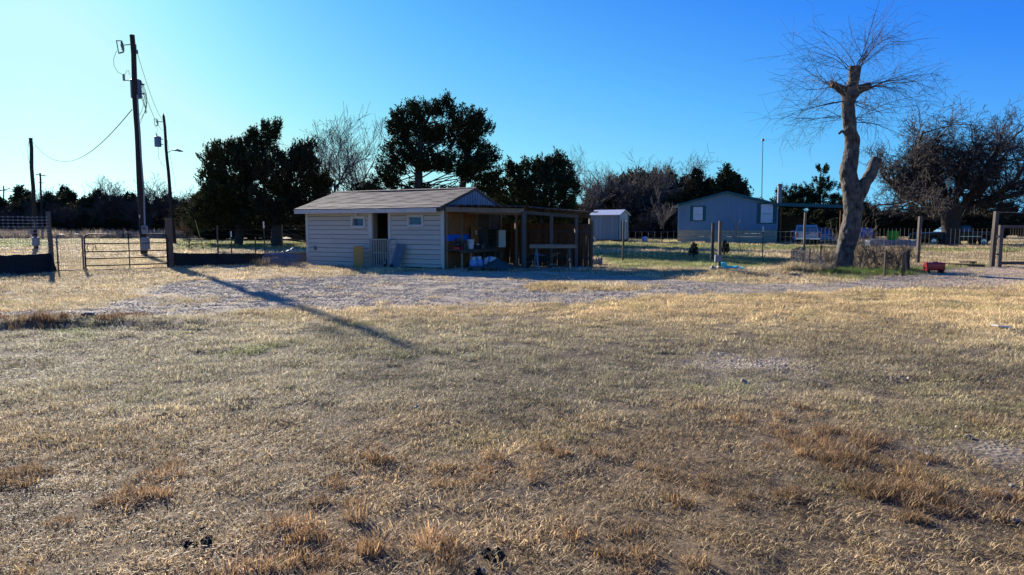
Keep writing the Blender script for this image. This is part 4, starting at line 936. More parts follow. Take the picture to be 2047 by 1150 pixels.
# sapling, stake, rolls, blue trike etc.
p = on_ground(380, 503); t = thing('stake', 'leaning yellow stake beyond the netting', 'stake', (p.x + .9, p.y, G(p.x, p.y)))
MB().beam((0, 0, -.1), (-.5, 0, 1.95), .035, .035).build('rod', M_YELLEAF, t)
def wire_roll(px, py, L_, r, yaw, label, seed):
    p = on_ground(px, py); root = thing('wire_roll', label, 'wire roll', (p.x, p.y, G(p.x, p.y) + r * .80), yaw, group='rolls of fence wire')
    rs2 = random.Random(seed); mb = MB()
    for lay in range(2):
        rl = r * (1 - .13 * lay)
        for k in range(13):
            x = -L_ / 2 + L_ * k / 12; ph = rs2.uniform(0, 6)
            mb.tube([(x + rs2.uniform(-.015, .015), (rl + rs2.uniform(-.02, .02)) * math.cos(a * .3491), (rl * .8 + rs2.uniform(-.015, .015)) * math.sin(a * .3491)) for a in range(19)], .005, 3, cap=False)
        for a in range(18):
            an = a * 2 * math.pi / 18 + lay; mb.tube([(-L_ / 2 + L_ * k / 6, (rl + rs2.uniform(-.015, .015)) * math.cos(an + .06 * k), rl * .8 * math.sin(an + .06 * k)) for k in range(7)], .0045, 3, cap=False)
    mb.build('mesh', pm('roll_wire', (.17, .19, .23), .5, .15, 8, 0, metal=.3), root)
    MB().tube([(-L_ / 2 - .02 + .01 * math.sin(a), .7 * r * math.cos(a * .5), .55 * r * math.sin(a * .5)) for a in range(14)], .012, 4).build('tie_wire', M_RUSTW, root)
    return root
wire_roll(556, 532, .95, .33, -.35, 'grey fence wire roll lying next to the weed heap', 3); wire_roll(590, 534, .85, .30, -.45, 'grey fence wire roll against the shed corner', 4)
p = on_ground(582, 527); t = thing('kids_bike', 'small blue bicycle frame lying behind the wire rolls', 'bicycle', (p.x, p.y, G(p.x, p.y)), .1)
MB().tube([(-.35, 0, .42), (.05, 0, .62), (.12, 0, .70)], .028, 7).tube([(-.35, 0, .42), (-.1, 0, .25), (.08, 0, .55)], .022, 6).build('frame', M_BARREL, t)
MB().tube([(.05, 0, .62), (-.08, 0, .18)], .02, 6).build('fork', M_GALV, t); MB().tube([(.06, -.2, .82), (.12, 0, .84), (.06, .2, .82)], .016, 6).tube([(.1, 0, .68), (.12, 0, .84)], .018, 6).build('handlebar', M_BLACKM, t)
for x in (-.33, -.02 + .12):
    w_ = MB().tube([(x + .19 * math.cos(a * .3927), 0, .19 + .19 * math.sin(a * .3927)) for a in range(17)], .022, 6).build('wheel', M_RUBBER, t)
    sp = MB(); [sp.wire((x, 0, .19), (x + .18 * math.cos(a * .785), 0, .19 + .18 * math.sin(a * .785)), .004) for a in range(8)]; sp.build('spokes', M_GALV, w_)
MB().box((-.26, 0, .5), (.2, .1, .05), bev=.02).build('saddle', M_BLACKM, t)
p = on_ground(606, 525); o = MB().box((0, 0, .12), (.5, .4, .03), ry=-.15).box((0, 0, .05), (.36, .3, .12)).build('paving_slab', M_CONC, loc=(p.x, p.y, G(p.x, p.y))); tag(o, 'pale slab propped on a block behind the shed corner', 'slab')
p = on_ground(455, 524); o = MB().slab([(-1.2, -.3, .05), (1.6, -.5, .04), (1.7, .4, .06), (-1.0, .6, .05)], .06).build('blue_sheet', pm('faded_blue_sheet', (.16, .22, .34), .7, .2, 5, .2), loc=(p.x, p.y - 1.2, G(p.x, p.y))); tag(o, 'faded blue sheet lying flat in front of the black netting', 'sheet')
# low branch/log by the bank, and small litter
def log_(px0, py0, px1, py1, r, label, m_):
    a, b = gp(px0, py0), gp(px1, py1); n_ = 7; pts = [a.lerp(b, k / n_) + Vector((0, .05 * math.sin(k * 2.2), r * .7 + .02 * math.sin(k * 1.7) + G(*(a.lerp(b, k / n_))[:2]) - a.lerp(b, k / n_).z)) for k in range(n_ + 1)]
    o = MB().tube(pts, [r * (1 - .06 * k) for k in range(n_ + 1)], 8).build('fallen_branch', m_, off=a, loc=a); tag(o, label, 'branch')
log_(165, 650, 268, 640, .05, 'pale bare branch lying on the low bank', M_TWIGP)
log_(640, 990, 665, 1000, .004, 'short pale twig lying in the near grass', M_TWIGP); log_(385, 538, 398, 544, .02, 'dark thin stick on the dirt beyond the gate shadow', M_DARKWOOD)
log_(470, 538, 500, 544, .02, 'dark stick on the bare dirt in front of the shed', M_DARKWOOD)
log_(1550, 560, 1640, 566, .03, 'long dark stick lying along the edge of the gravel', M_DARKWOOD)
log_(300, 552, 330, 555, .025, 'stick lying just inside the farm gate', M_WEATHER)
def lump(px, py, w_, h_, m_, name, label, cat, seed, group=None, k=11):
    p = gp(px, py); rs2 = random.Random(seed); mb = MB()
    if k > 1: w_ *= .8; h_ *= .8
    for i in range(k):
        c = Vector((rs2.uniform(-.35, .35) * w_, rs2.uniform(-.3, .3) * w_, h_ * rs2.uniform(.05, .3))) if k > 1 else Vector((0, 0, h_ * .35)); r_ = w_ * rs2.uniform(.12, .26) if k > 1 else w_ / 2
        vs = []; fs = []; nu, nv = 8, 5
        for a in range(nv + 1):
            th = math.pi * a / nv
            for b in range(nu):
                ph = 2 * math.pi * b / nu; q = 1 + rs2.uniform(-.35, .3)
                vs.append(c + Vector((r_ * q * math.sin(th) * math.cos(ph), r_ * q * math.sin(th) * math.sin(ph), (h_ * .32 if k > 1 else h_ * .6) * q * math.cos(th))))
        for a in range(nv):
            for b in range(nu): fs.append((a * nu + b, a * nu + (b + 1) % nu, (a + 1) * nu + (b + 1) % nu, (a + 1) * nu + b))
        mb.add(vs, fs)
    o = mb.build(name, m_, loc=p); tag(o, label, cat, group); return o
lump(378, 1098, .09, .055, M_DUNG, 'dung_pile', 'smaller of two black dung lumps lying side by side', 'dung', 1); lump(416, 1096, .10, .09, M_DUNG, 'dung_pile', 'larger pointed lump of the two black dung piles', 'dung', 2)
lump(985, 1106, .14, .075, M_DUNG, 'dung_pile', 'black crumbly dung heap near a rusty grass bunch', 'dung', 3, k=16); lump(955, 1146, .08, .06, M_DUNG, 'dung_pile', 'small black dung lump with a pale stone beside it', 'dung', 4)
lump(325, 832, .16, .05, M_DUNG, 'dung_pile', 'flat black dung lump lying out in the left grass', 'dung', 5); lump(400, 1068, .06, .05, M_DUNG, 'dung_pile', 'little brown black dung lump above the pair', 'dung', 6)
lump(965, 1143, .04, .03, M_ROCK, 'white_stone', 'pale stone touching the small black dung lump', 'stone', 9, k=1)
for i, (x_, y_, w_, lb) in enumerate([(1855, 915, .10, 'white stone lying in the dark thin grass'), (2008, 990, .09, 'grey white stone in the near grass with a twin beyond'), (2030, 1036, .08, 'chipped pale stone alone in the near grass'), (832, 816, .09, 'small white stone in the greenish middle grass'),
        (1486, 760, .13, 'pale rock beside the thin gravel patch'), (2022, 975, .07, 'small twin stone beyond the grey white one'), (455, 627, .08, 'pale stone at the edge of the gravel drive'), (1935, 880, .09, 'pale stone in the near gravel patch'), (640, 905, .05, 'tiny white stone in the left near grass'), (1855, 930, .05, 'tiny stone just below the white one')]):
    lump(x_, y_, w_ * .6, w_ * .32, M_ROCK, 'stone', lb, 'stone', 20 + i, k=1)
p = gp(1998, 663); o = MB().box((0, 0, .05), (.22, .12, .02), rz=.3, ry=.2).box((.12, .05, .04), (.14, .03, .02), rz=-.5).build('litter', M_WHITE, loc=p); tag(o, 'crumpled white litter in the straw grass', 'litter')
# ================================================================ TREES
def leaf_mesh(name, centers, radii, k, ll, lw, seed, m_, flat=.75, upb=.25):
    rs = np.random.RandomState(seed); C = np.repeat(np.asarray(centers, float), k, 0); Rr = np.repeat(np.asarray(radii, float), k)
    N = len(C); d = rs.normal(size=(N, 3)); d /= np.linalg.norm(d, axis=1, keepdims=True)
    rad = Rr * rs.uniform(.1, 1, N) ** .7
    n0 = len(centers); cen = np.asarray(centers, float); out = cen - np.array((cen[:, 0].mean(), cen[:, 1].mean(), cen[:, 2].mean() - 1.0)); out /= (np.linalg.norm(out, axis=1, keepdims=True) + 1e-9)
    A0 = out + np.array((0, 0, .55)) + rs.normal(size=(n0, 3)) * .35; A0 /= np.linalg.norm(A0, axis=1, keepdims=True); A = np.repeat(A0, k, 0)
    along = (d * A).sum(1, keepdims=True); d2 = d * .62 + A * along * .95
    P = C + d2 * rad[:, None]
    ax = A * .7 + d * .4 + rs.normal(size=(N, 3)) * .6 + np.array((0, 0, upb)); ax /= np.linalg.norm(ax, axis=1, keepdims=True)
    sd = np.cross(ax, rs.normal(size=(N, 3))); sd /= (np.linalg.norm(sd, axis=1, keepdims=True) + 1e-9)
    L = ll * rs.uniform(.6, 1.4, N)[:, None]; W = lw * rs.uniform(.6, 1.4, N)[:, None]
    V = np.stack([P - ax * L * .5, P + sd * W * .5, P + ax * L * .5, P - sd * W * .5], 1).reshape(-1, 3)
    F = np.arange(N * 4).reshape(N, 4)
    me = bpy.data.meshes.new(name); np_mesh(me, V, F); me.materials.append(m_); return me
def fill_lobes(lobes, dens, rs, cr):
    pts = []; rad = []
    for (lx, ly, lz, rx, ry, rz) in lobes:
        n_ = int(dens * (rx * rz + rx * ry + ry * rz) / 3) + 3
        d = rs.normal(size=(n_, 3)); d /= np.linalg.norm(d, axis=1, keepdims=True); r = rs.uniform(.25, 1.0, n_) ** .45
        p = np.array((lx, ly, lz)) + d * r[:, None] * np.array((rx, ry, rz)); p[:, 2] = np.maximum(p[:, 2], .3)
        pts.append(p); rad.append(cr * rs.uniform(.55, 1.25, n_))
    return np.concatenate(pts), np.concatenate(rad)
def lobed_tree(name, label, cat, base, lobes, trunk, seed, m_, dens=46, cr=.44, k=38, ll=.24, lw=.095, group=None, flat=.7, mbark=None):
    """trunk: list of (x,y,z,r) polylines; limbs are run from the trunk to every lobe and to a share of the clumps"""
    rs = np.random.RandomState(seed)
    root = thing(name, label, cat, base, group=group)
    mb = MB()
    for pl in trunk: mb.tube([q[:3] for q in pl], [q[3] for q in pl], 8)
    P, Rd = fill_lobes(lobes, dens, rs, cr)
    tr = np.array(trunk[0])
    for i in range(0, len(P), 14):
        p = P[i]
        if p[2] < 2.2: continue
        zz = p[2] - .7 * math.hypot(p[0] - tr[0][0], p[1] - tr[0][1]) * rs.uniform(-.2, 1.3); zz = min(max(zz, tr[0][2] + .3), tr[-1][2])
        s = np.array([np.interp(zz, tr[:, 2], tr[:, 0]), np.interp(zz, tr[:, 2], tr[:, 1]), zz])
        md = s * .45 + p * .55 + np.array((rs.normal(0, .15), rs.normal(0, .15), rs.normal(-.05, .18))); m2 = s * .75 + p * .25 + np.array((0, 0, rs.normal(0, .12))); mb.tube([s, m2, md, p], [.06, .05, .035, .012], 4, cap=False)
    mb.build('trunk', mbark or M_BARKD, root)
    me = leaf_mesh('crown', P, Rd, k, ll, lw, seed + 1, m_, flat); o = bpy.data.objects.new('crown', me); COL.objects.link(o); o.parent = root
    return root
def px_lobes(Y, xb, lst, rsd):
    """lobes given as (px, py, half width px, half height px) at depth Y, spread in depth around the trunk"""
    out = []; rr_ = random.Random(rsd); s = Y / FPX; b = at_depth(xb, 452, Y)
    for (x, y, hw, hh) in lst:
        c = at_depth(x, y, Y); out.append((c.x - b.x, rr_.uniform(-1, 1) * hw * s * .5, c.z, hw * s, hw * s * .9, hh * s))
    return out
def trunk_px(Y, xb, pts):
    s = Y / FPX; b = at_depth(xb, 452, Y); return [(at_depth(x, y, Y).x - b.x, 0, (at_depth(x, y, Y).z if i else -.3), r) for i, (x, y, r) in enumerate(pts)]
# --- the left cedar clump (three trees)
Y = 56; lob = [(548, 262, 20, 14), (525, 285, 30, 20), (495, 300, 38, 22), (460, 305, 36, 24), (432, 325, 26, 28), (470, 345, 50, 28), (420, 360, 20, 30), (415, 400, 26, 24), (455, 400, 45, 28), (520, 330, 40, 30), (535, 250, 8, 7), (560, 246, 8, 6), (505, 270, 12, 10), (480, 385, 50, 30), (500, 430, 50, 28), (440, 435, 40, 28), (405, 430, 22, 26)]
b = on_ground(480, 452 + 2184 / Y); lobed_tree('cedar_tree', 'broad dark cedar with a tall ragged tip left of the shed', 'tree', (b.x, Y, 0), px_lobes(Y, 480, lob, 1), [trunk_px(Y, 480, [(480, 495, .38), (490, 400, .28), (525, 320, .16), (552, 262, .05)])], 101, M_CEDAR)
Y = 52; lob = [(605, 300, 26, 14), (590, 318, 40, 18), (620, 335, 30, 26), (560, 350, 40, 30), (600, 370, 55, 26), (545, 395, 50, 34), (620, 400, 40, 30), (580, 425, 55, 24), (645, 360, 22, 20), (560, 310, 14, 10), (628, 290, 9, 8)]
b = on_ground(556, 452 + 2184 / Y); lobed_tree('cedar_tree', 'wide layered cedar with a thick trunk just left of the shed', 'tree', (b.x, Y, 0), px_lobes(Y, 556, lob, 2), [trunk_px(Y, 556, [(556, 495, .48), (558, 420, .36), (580, 350, .2), (608, 300, .05)])], 102, M_CEDARB)
Y = 62; lob = [(430, 420, 40, 30), (500, 430, 50, 24), (400, 440, 26, 22), (640, 430, 50, 28), (690, 425, 50, 30), (735, 400, 36, 34), (760, 440, 50, 26)]
b = on_ground(640, 452 + 2184 / Y); lobed_tree('cedar_tree', 'low dark cedar thicket tree filling in behind the shed roof', 'tree', (b.x, Y, 0), px_lobes(Y, 640, lob, 3), [trunk_px(Y, 640, [(640, 488, .3), (640, 440, .2), (640, 400, .08)])], 103, M_CEDAR)
# --- the big cedar behind the shed
Y = 56; lob = [(890, 215, 20, 14), (850, 222, 34, 16), (815, 235, 32, 18), (935, 240, 38, 20), (960, 255, 30, 22), (795, 262, 24, 22), (840, 265, 45, 22), (900, 270, 50, 24), (955, 295, 34, 20), (975, 315, 26, 14), (800, 300, 34, 24), (850, 320, 50, 20), (920, 330, 55, 22), (785, 340, 30, 24), (960, 345, 45, 22), (765, 370, 34, 26), (830, 380, 30, 20), (990, 370, 40, 20), (900, 390, 50, 16), (898, 203, 9, 8)]
b = on_ground(860, 452 + 2184 / Y); lobed_tree('cedar_tree', 'tallest broad dark cedar rising behind the shed ridge', 'tree', (b.x, Y, 0), px_lobes(Y, 860, lob, 4), [trunk_px(Y, 860, [(862, 495, .5), (838, 400, .4), (838, 330, .3), (845, 260, .18), (870, 212, .05)]), trunk_px(Y, 860, [(862, 480, .4), (925, 380, .3), (935, 300, .2), (938, 240, .06)])], 104, M_CEDAR, dens=44)
# --- right of it
Y = 58; lob = [(1020, 330, 10, 10), (1025, 345, 16, 14), (1060, 345, 36, 24), (1095, 335, 34, 22), (1118, 318, 14, 14), (1125, 345, 24, 26), (1135, 380, 24, 34), (1085, 380, 50, 34), (1040, 385, 36, 34), (1110, 425, 45, 30), (1050, 430, 50, 26), (1010, 420, 26, 30)]
b = on_ground(1085, 452 + 2184 / Y); lobed_tree('cedar_tree', 'dense rounded cedar beyond the lean-to roof', 'tree', (b.x, Y, 0), px_lobes(Y, 1085, lob, 5), [trunk_px(Y, 1085, [(1085, 490, .4), (1085, 400, .28), (1100, 330, .08)])], 105, M_CEDAR, dens=50)
# ---------------------------------------------------------------- bare trees
def grow(rng, p, d, L, r, lvl, prm, out):
    ns = prm['seg'][min(lvl, len(prm['seg']) - 1)]; pts = [p.copy()]; rad = [r]; dd = d.normalized(); tp = prm['taper']
    for k in range(ns):
        dd = (dd + Vector((rng.gauss(0, 1), rng.gauss(0, 1), rng.gauss(0, 1))) * prm['wig'] + Vector((0, 0, prm['up'][min(lvl, len(prm['up']) - 1)]))).normalized()
        p = p + dd * (L / ns); pts.append(p.copy()); rad.append(r * (1 - (1 - tp) * (k + 1) / ns))
    out.append((pts, rad, lvl))
    if lvl >= prm['lv']: return
    nch = prm['n'][min(lvl, len(prm['n']) - 1)]
    for c in range(nch):
        f = prm['f0'][min(lvl, len(prm['f0']) - 1)]; t = f + (1 - f) * (c + rng.random()) / nch; t = min(t, .999)
        i = min(int(t * ns), ns - 1); q = pts[i].lerp(pts[i + 1], t * ns - i); rr_ = rad[i] * prm['rr'] * rng.uniform(.75, 1.05)
        ax = (pts[i + 1] - pts[i]).normalized(); side = ax.cross(Vector((rng.gauss(0, 1), rng.gauss(0, 1), rng.gauss(0, 1)))).normalized()
        ang = R(rng.uniform(*prm['ang'])); nd = ax * math.cos(ang) + side * math.sin(ang)
        if nd.z < prm.get('minz', -1): nd.z = prm['minz'] * rng.uniform(0, 1)
        grow(rng, q, nd, L * prm['lr'][min(lvl, len(prm['lr']) - 1)] * rng.uniform(.7, 1.2), rr_, lvl + 1, prm, out)
def bare_tree(name, label, base, h, r, prm, seed, group=None, m_=None, mt=None, split=2, starts=None, rmin=.015):
    rng = random.Random(seed); out = []
    for (d, L, rr_) in (starts or [((0, 0, 1), h * prm.get('t', .45), r)]): grow(rng, Vector((0, 0, -.2)), Vector(d), L, rr_, 0, prm, out)
    root = thing(name, label, 'tree', base, group=group); a, c = MB(), MB()
    for pts, rad, lvl in out:
        n_ = 8 if lvl == 0 else 6 if lvl == 1 else 4 if lvl == 2 else 3
        (a if lvl < split else c).tube(pts, [max(q, rmin) for q in rad], n_, cap=(lvl == 0))
    a.build('trunk', m_ or M_BARKD, root, smooth=True); c.build('crown', mt or M_TWIG, root); return root
BARE = dict(seg=[6, 6, 5, 4, 3], wig=.13, up=[.05, .10, .10, .08, .05], taper=.45, lv=4, n=[8, 6, 5, 4], f0=[.35, .2, .2, .1], rr=.62, ang=(22, 52), lr=[.75, .62, .58, .55], t=.55)
BARE2 = dict(BARE, ang=(28, 65), wig=.2, lr=[.85, .62, .58, .55], t=.45)
OAK = dict(seg=[5, 9, 7, 6, 4, 3], wig=.26, up=[.02, .03, .02, .01, .0, .0], taper=.5, lv=5, n=[8, 8, 6, 5, 3], f0=[.5, .2, .12, .1, .1], rr=.60, ang=(30, 75), lr=[1.5, .50, .5, .52, .55], t=.36)
def bt(px, Y, py_top, label, prm, seed, r=.2, group=None, mt=None, **kw):
    b = on_ground(px, 452 + 2184 / Y); h = height_at(py_top, Y, px) * (1.10 if Y > 60 else 1.0); return bare_tree('bare_tree', label, (b.x, Y, G(b.x, Y)), h, r, prm, seed, group, mt=mt, **kw)
GB = 'bare trees in the treeline'
bt(690, 66, 262, 'pale bare tree with fine upright branches between the two big cedars', BARE, 11, .22, mt=M_TWIGP)
bt(745, 70, 275, 'second pale bare tree close against the tallest cedar', BARE, 12, .18, mt=M_TWIGP)
bt(1215, 95, 322, 'bare grey tree above the small garden shed', BARE, 13, .24, mt=M_TWIGP); bt(1165, 90, 345, 'thin bare tree between the rounded cedar and the garden shed', BARE, 14, .14, mt=M_TWIGP)
bt(1365, 95, 312, 'wide crowned bare oak rising behind the house roof', BARE2, 15, .3); bt(1240, 93, 326, 'tall bare grey tree standing over the storage shed roof', BARE, 113, .22, mt=M_TWIGP); bt(1300, 94, 335, 'bare tree with a broad fan of twigs left of the house roof', BARE2, 114, .22)
bt(1280, 92, 345, 'brownish bare tree with tangled twigs right of the garden shed', BARE2, 16, .22)
bt(125, 112, 358, 'crooked bare tree with a leaning trunk beside the far pole', BARE2, 17, .25, mt=M_TWIGP); bt(218, 112, 372, 'bare snag standing out of the left treeline', BARE, 18, .14)
for i, (x, yt) in enumerate([(300, 375), (330, 380), (362, 372), (385, 380)]): bt(x, 108 + i * 3, yt, 'small bare tree in the left treeline behind the leaning pole', BARE2, 30 + i, .18, GB)
# small bare saplings
bt(1322, 64, 420, 'thin pale sapling growing beside the white ball', dict(BARE, lv=3, n=[7, 5, 4], t=.8), 41, .045, mt=M_TWIGP, rmin=.012)
bt(381, 44, 462, 'little leafless sapling beside the leaning yellow stake', dict(BARE, lv=2, n=[14, 3], ang=(55, 85), f0=[.2, .3], lr=[.4, .5], t=.95), 42, .05, rmin=.012)
bt(375, 70, 425, 'small brownish bare tree above the leaning yellow stake', dict(BARE2, lv=3), 43, .07, mt=pm('rusty_twig', (.20, .13, .06), .9, .3, 2, 0), rmin=.012)
bt(1480, 42, 455, 'spindly whitish sapling in front of the house wall', dict(BARE, lv=2, n=[6, 4], t=.9), 44, .02, mt=M_TWIGP, rmin=.008)
# --- the big spreading oak on the right
OY = 57; ob = on_ground(1893, 452 + 2184 / OY)
oak = thing('oak_tree', 'huge spreading leafless oak with dense dark twigs over the black pickup', 'tree', (ob.x, OY, 0))
rng_o = random.Random(77); out_o = []; ta, tc_ = MB(), MB()
ta.tube([(0, 0, -.3), (0, 0, .2), (.05, 0, 1.0), (.0, 0, 2.0), (.05, 0, 2.9), (.05, 0, 3.4)], [1.0, .82, .68, .70, .85, .5], 16)
OLIMB = dict(seg=[9, 7, 5, 4, 2], wig=.2, up=[.05, .03, .02, .0, .0], taper=.35, lv=4, n=[12, 8, 6, 3], f0=[.18, .12, .1, .1], rr=.55, ang=(28, 72), lr=[.42, .5, .52, .55])
for k in range(15):
    az = k * 2.399; el = (.26, .48, .82, 1.2)[k % 4] + rng_o.uniform(-.08, .1); Lk = 8.4 - 3.2 * math.sin(el)
    grow(rng_o, Vector((.25 * math.cos(az), .25 * math.sin(az), 2.3 + .3 * (k % 3))), Vector((math.cos(az) * math.cos(el), math.sin(az) * math.cos(el), math.sin(el))), Lk, .30, 0, OLIMB, out_o)
for pts, rad, lvl in out_o:
    if lvl == 0 and pts[-1].z < 3.6: continue
    if lvl > 0 and pts[-1].z < 2.5 + .25 * math.sin(pts[-1].x * 1.3): continue
    (ta if lvl < 1 else tc_).tube(pts, [max(q, .013) for q in rad], 7 if lvl == 0 else 4 if lvl == 1 else 3, cap=False)
ta.build('trunk', M_BARKD, oak, smooth=True); tc_.build('crown', M_TWIG, oak)
# ---------------------------------------------------------------- generic treeline (four cedar kinds, copied)
def generic(seed, h, wr, m_):
    rs = random.Random(seed); lobes = []; n_ = 9
    for k in range(n_):
        f = k / (n_ - 1); z = h * (.18 + .76 * f); wdt = wr * (1 - .8 * f ** 1.4) * rs.uniform(.75, 1.2)
        lobes.append((rs.uniform(-.35, .35) * wdt, rs.uniform(-.35, .35) * wdt, z, max(wdt, .25), max(wdt, .25), h * .09 + .2))
    return lobes
protos = []
for i, (h, wr, m_) in enumerate(((8, 2.4, M_CEDAR), (7.2, 2.9, M_CEDARB), (9, 2.2, M_CEDAR), (6, 3.0, M_CEDARB))):
    protos.append(lobed_tree('cedar_tree', 'dark cedar in the treeline', 'tree', (0, 0, 0), generic(200 + i, h, wr, m_), [[(0, 0, -.3, .22), (.05, 0, h * .5, .14), (0, 0, h * .92, .04)]], 210 + i, m_, dens=36, cr=.5, k=34, ll=.32, lw=.13)); protos[-1]['h'] = h
used_ = [False] * 4; rr = random.Random(99)
def cedar(px, Y, py_top, label, group, kind=None, wscale=1.0):
    k = rr.randrange(4) if kind is None else kind
    o = copy_tree(protos[k]) if used_[k] else protos[k]; used_[k] = True
    b = on_ground(px, 452 + 2184 / Y); h = height_at(py_top, Y, px); s = h / protos[k]['h']
    o.location = (b.x, Y, G(b.x, Y) - .05); o.rotation_euler = (0, 0, rr.uniform(0, 6.28)); w_ = s ** .5 * wscale * rr.uniform(.9, 1.15); o.scale = (w_, w_, s)
    o['label'] = label; o['group'] = group
GL = 'cedars of the left treeline'; LL = 'dark cedar in the low treeline beyond the left field'
for (x, yt) in [(-60, 400), (-25, 385), (8, 392), (40, 415), (52, 378), (62, 402), (95, 405), (112, 392), (140, 380), (152, 384), (185, 395), (205, 380), (228, 392), (252, 398), (270, 392), (300, 396), (322, 400), (345, 392), (372, 402), (398, 392), (425, 400)]:
    cedar(x, 112 + rr.uniform(-6, 8), yt + rr.uniform(-4, 6), LL, GL, wscale=1.7)
for (x, yt) in [(-40, 430), (80, 428), (130, 425), (170, 420), (215, 422), (245, 426), (285, 420), (335, 424), (380, 420)]: cedar(x, 104 + rr.uniform(-3, 3), yt, 'low dark cedar bush along the front of the left treeline', 'low cedars before the left treeline', 3, 2.0)
GM = 'cedars behind the shed'
for (x, yt, Y) in [(420, 385, 82), (470, 370, 85), (530, 380, 84), (590, 390, 86), (650, 385, 80), (700, 395, 82), (760, 385, 84), (805, 395, 86), (850, 400, 82), (930, 395, 84), (985, 385, 82), (1030, 380, 86), (1140, 395, 80), (440, 430, 74), (510, 432, 72), (610, 432, 74), (700, 430, 74), (960, 420, 72), (1090, 410, 76), (1150, 425, 76)]:
    cedar(x, Y, yt, 'dark cedar in the thicket behind the beige shed', GM, wscale=1.5)
GR = 'cedars behind the house'
for (x, yt, Y) in [(1190, 372, 99), (1222, 362, 100), (1250, 355, 99), (1275, 350, 100), (1310, 352, 99), (1330, 345, 101), (1365, 358, 97), (1180, 400, 92), (1225, 400, 96), (1262, 385, 94), (1300, 372, 96), (1335, 360, 98), (1350, 395, 90), (1390, 345, 92), (1410, 365, 94), (1445, 338, 93), (1465, 352, 95), (1170, 440, 86), (1215, 435, 88), (1280, 430, 84), (1310, 425, 86), (1340, 430, 84), (1425, 380, 90)]:
    cedar(x, Y, yt, 'cedar in the dark stand behind the garden shed and house', GR, wscale=1.45)
GO = 'cedars behind the oak'
for (x, yt, Y) in [(1700, 425, 96), (1740, 415, 94), (1780, 420, 96), (1820, 412, 93), (1865, 420, 95), (1910, 410, 94), (1955, 415, 96), (2000, 408, 93), (2045, 415, 95), (2090, 410, 96), (1570, 408, 104), (1620, 412, 100), (1660, 405, 102), (1590, 415, 96), (1640, 412, 97), (1685, 402, 98), (1545, 418, 97), (1710, 405, 96), (1605, 440, 90), (1665, 438, 90)]:
    cedar(x, Y, yt, 'dark cedar in the backdrop behind the oak and carport', GO, wscale=1.7)
# the two pines beyond the carport
Y = 105; lob = [(1580, 385, 30, 14), (1560, 395, 20, 12), (1600, 398, 24, 12), (1575, 410, 40, 14)]
b = on_ground(1580, 452 + 2184 / Y); lobed_tree('pine_tree', 'low rounded pine beyond the stove pipe', 'tree', (b.x, Y, 0), px_lobes(Y, 1580, lob, 6), [trunk_px(Y, 1580, [(1580, 472, .25), (1580, 380, .08)])], 106, M_PINE, dens=12, cr=.6, k=60, ll=.3, lw=.12)
lob = [(1637, 338, 17, 6), (1634, 360, 15, 7), (1620, 378, 24, 9), (1655, 372, 22, 9), (1610, 395, 26, 10), (1640, 398, 28, 9), (1670, 392, 20, 10), (1690, 405, 16, 10)]
b = on_ground(1635, 452 + 2184 / Y); lobed_tree('pine_tree', 'tall flat-tiered pine beyond the carport roof', 'tree', (b.x, Y, 0), px_lobes(Y, 1635, lob, 7), [trunk_px(Y, 1635, [(1636, 472, .3), (1634, 400, .2), (1636, 335, .06)])], 107, M_PINE, dens=11, cr=.55, k=60, ll=.3, lw=.12)
# two clipped shrubs
for (x, y0, y1, hw, lb) in ((1386, 518, 486, 11, 'small dark cone shaped shrub standing alone before the house'), (1448, 512, 482, 10, 'small dark shrub behind the post with the grey box')):
    b = gp(x, y0); Y = b.y; h = height_at(y1, Y, x); wd = hw * Y / FPX
    lobes = [(0, 0, h * .45, wd, wd, h * .28), (0.03, 0, h * .68, wd * .7, wd * .7, h * .25), (0, 0, h * .9, wd * .22, wd * .22, h * .12)]
    lobed_tree('clipped_shrub', lb, 'shrub', b, lobes, [[(0, 0, -.1, .05), (0, 0, h * .3, .04), (0, 0, h * .8, .02)]], 300 + x, M_SHRUB, dens=420, cr=.09, k=40, ll=.075, lw=.03)

# ================================================================ THE CUT BACK TREE
PY = 25.2; ps = PY / FPX; tb = on_ground(1684, 452 + 2184 / PY)
pt = thing('pollarded_tree', 'tall pollarded tree with mottled bark, sawn limbs and whippy shoots', 'tree', (tb.x, PY, G(tb.x, PY)))
def tp_(px, py, dy=0.0): return at_depth(px, py, PY + dy) - Vector(pt.location)
def limb(mb, lst, n_=14): 
    pts = [tp_(x, y, d) for x, y, r_, d in lst]; rad = [r_ * ps * .91 for x, y, r_, d in lst]
    P_, R_ = [], []
    for i in range(len(pts) - 1):
        for k in range(4): s = k / 4; P_.append(pts[i].lerp(pts[i + 1], s)); R_.append(rad[i] + (rad[i + 1] - rad[i]) * s)
    P_.append(pts[-1]); R_.append(rad[-1]); mb.tube(P_, R_, n_)
mb = MB()
limb(mb, [(1682, 552, 27, 0), (1683, 537, 22.5, 0), (1689, 503, 18.5, 0), (1697, 470, 20, 0), (1704, 436, 19, 0), (1706, 413, 19.5, 0), (1704, 390, 19.5, 0), (1699, 368, 18, 0), (1695, 345, 17.5, 0), (1699, 322, 17, .05), (1703, 300, 15.5, .05), (1704, 282, 15.2, .05), (1700, 265, 13.2, 0), (1697, 238, 13.6, 0), (1695, 210, 13.4, 0), (1698, 190, 15, 0), (1706, 165, 11, 0), (1708, 150, 11.5, 0), (1709, 134, 12.5, 0)])
limb(mb, [(1706, 415, 14, 0), (1717, 390, 14.5, -.05), (1730, 365, 13, -.1), (1742, 345, 12.5, -.12), (1753, 318, 11.5, -.15)])
limb(mb, [(1697, 195, 11, 0), (1685, 180, 10, 0), (1673, 173, 8, 0), (1662, 169, 7.5, 0)])
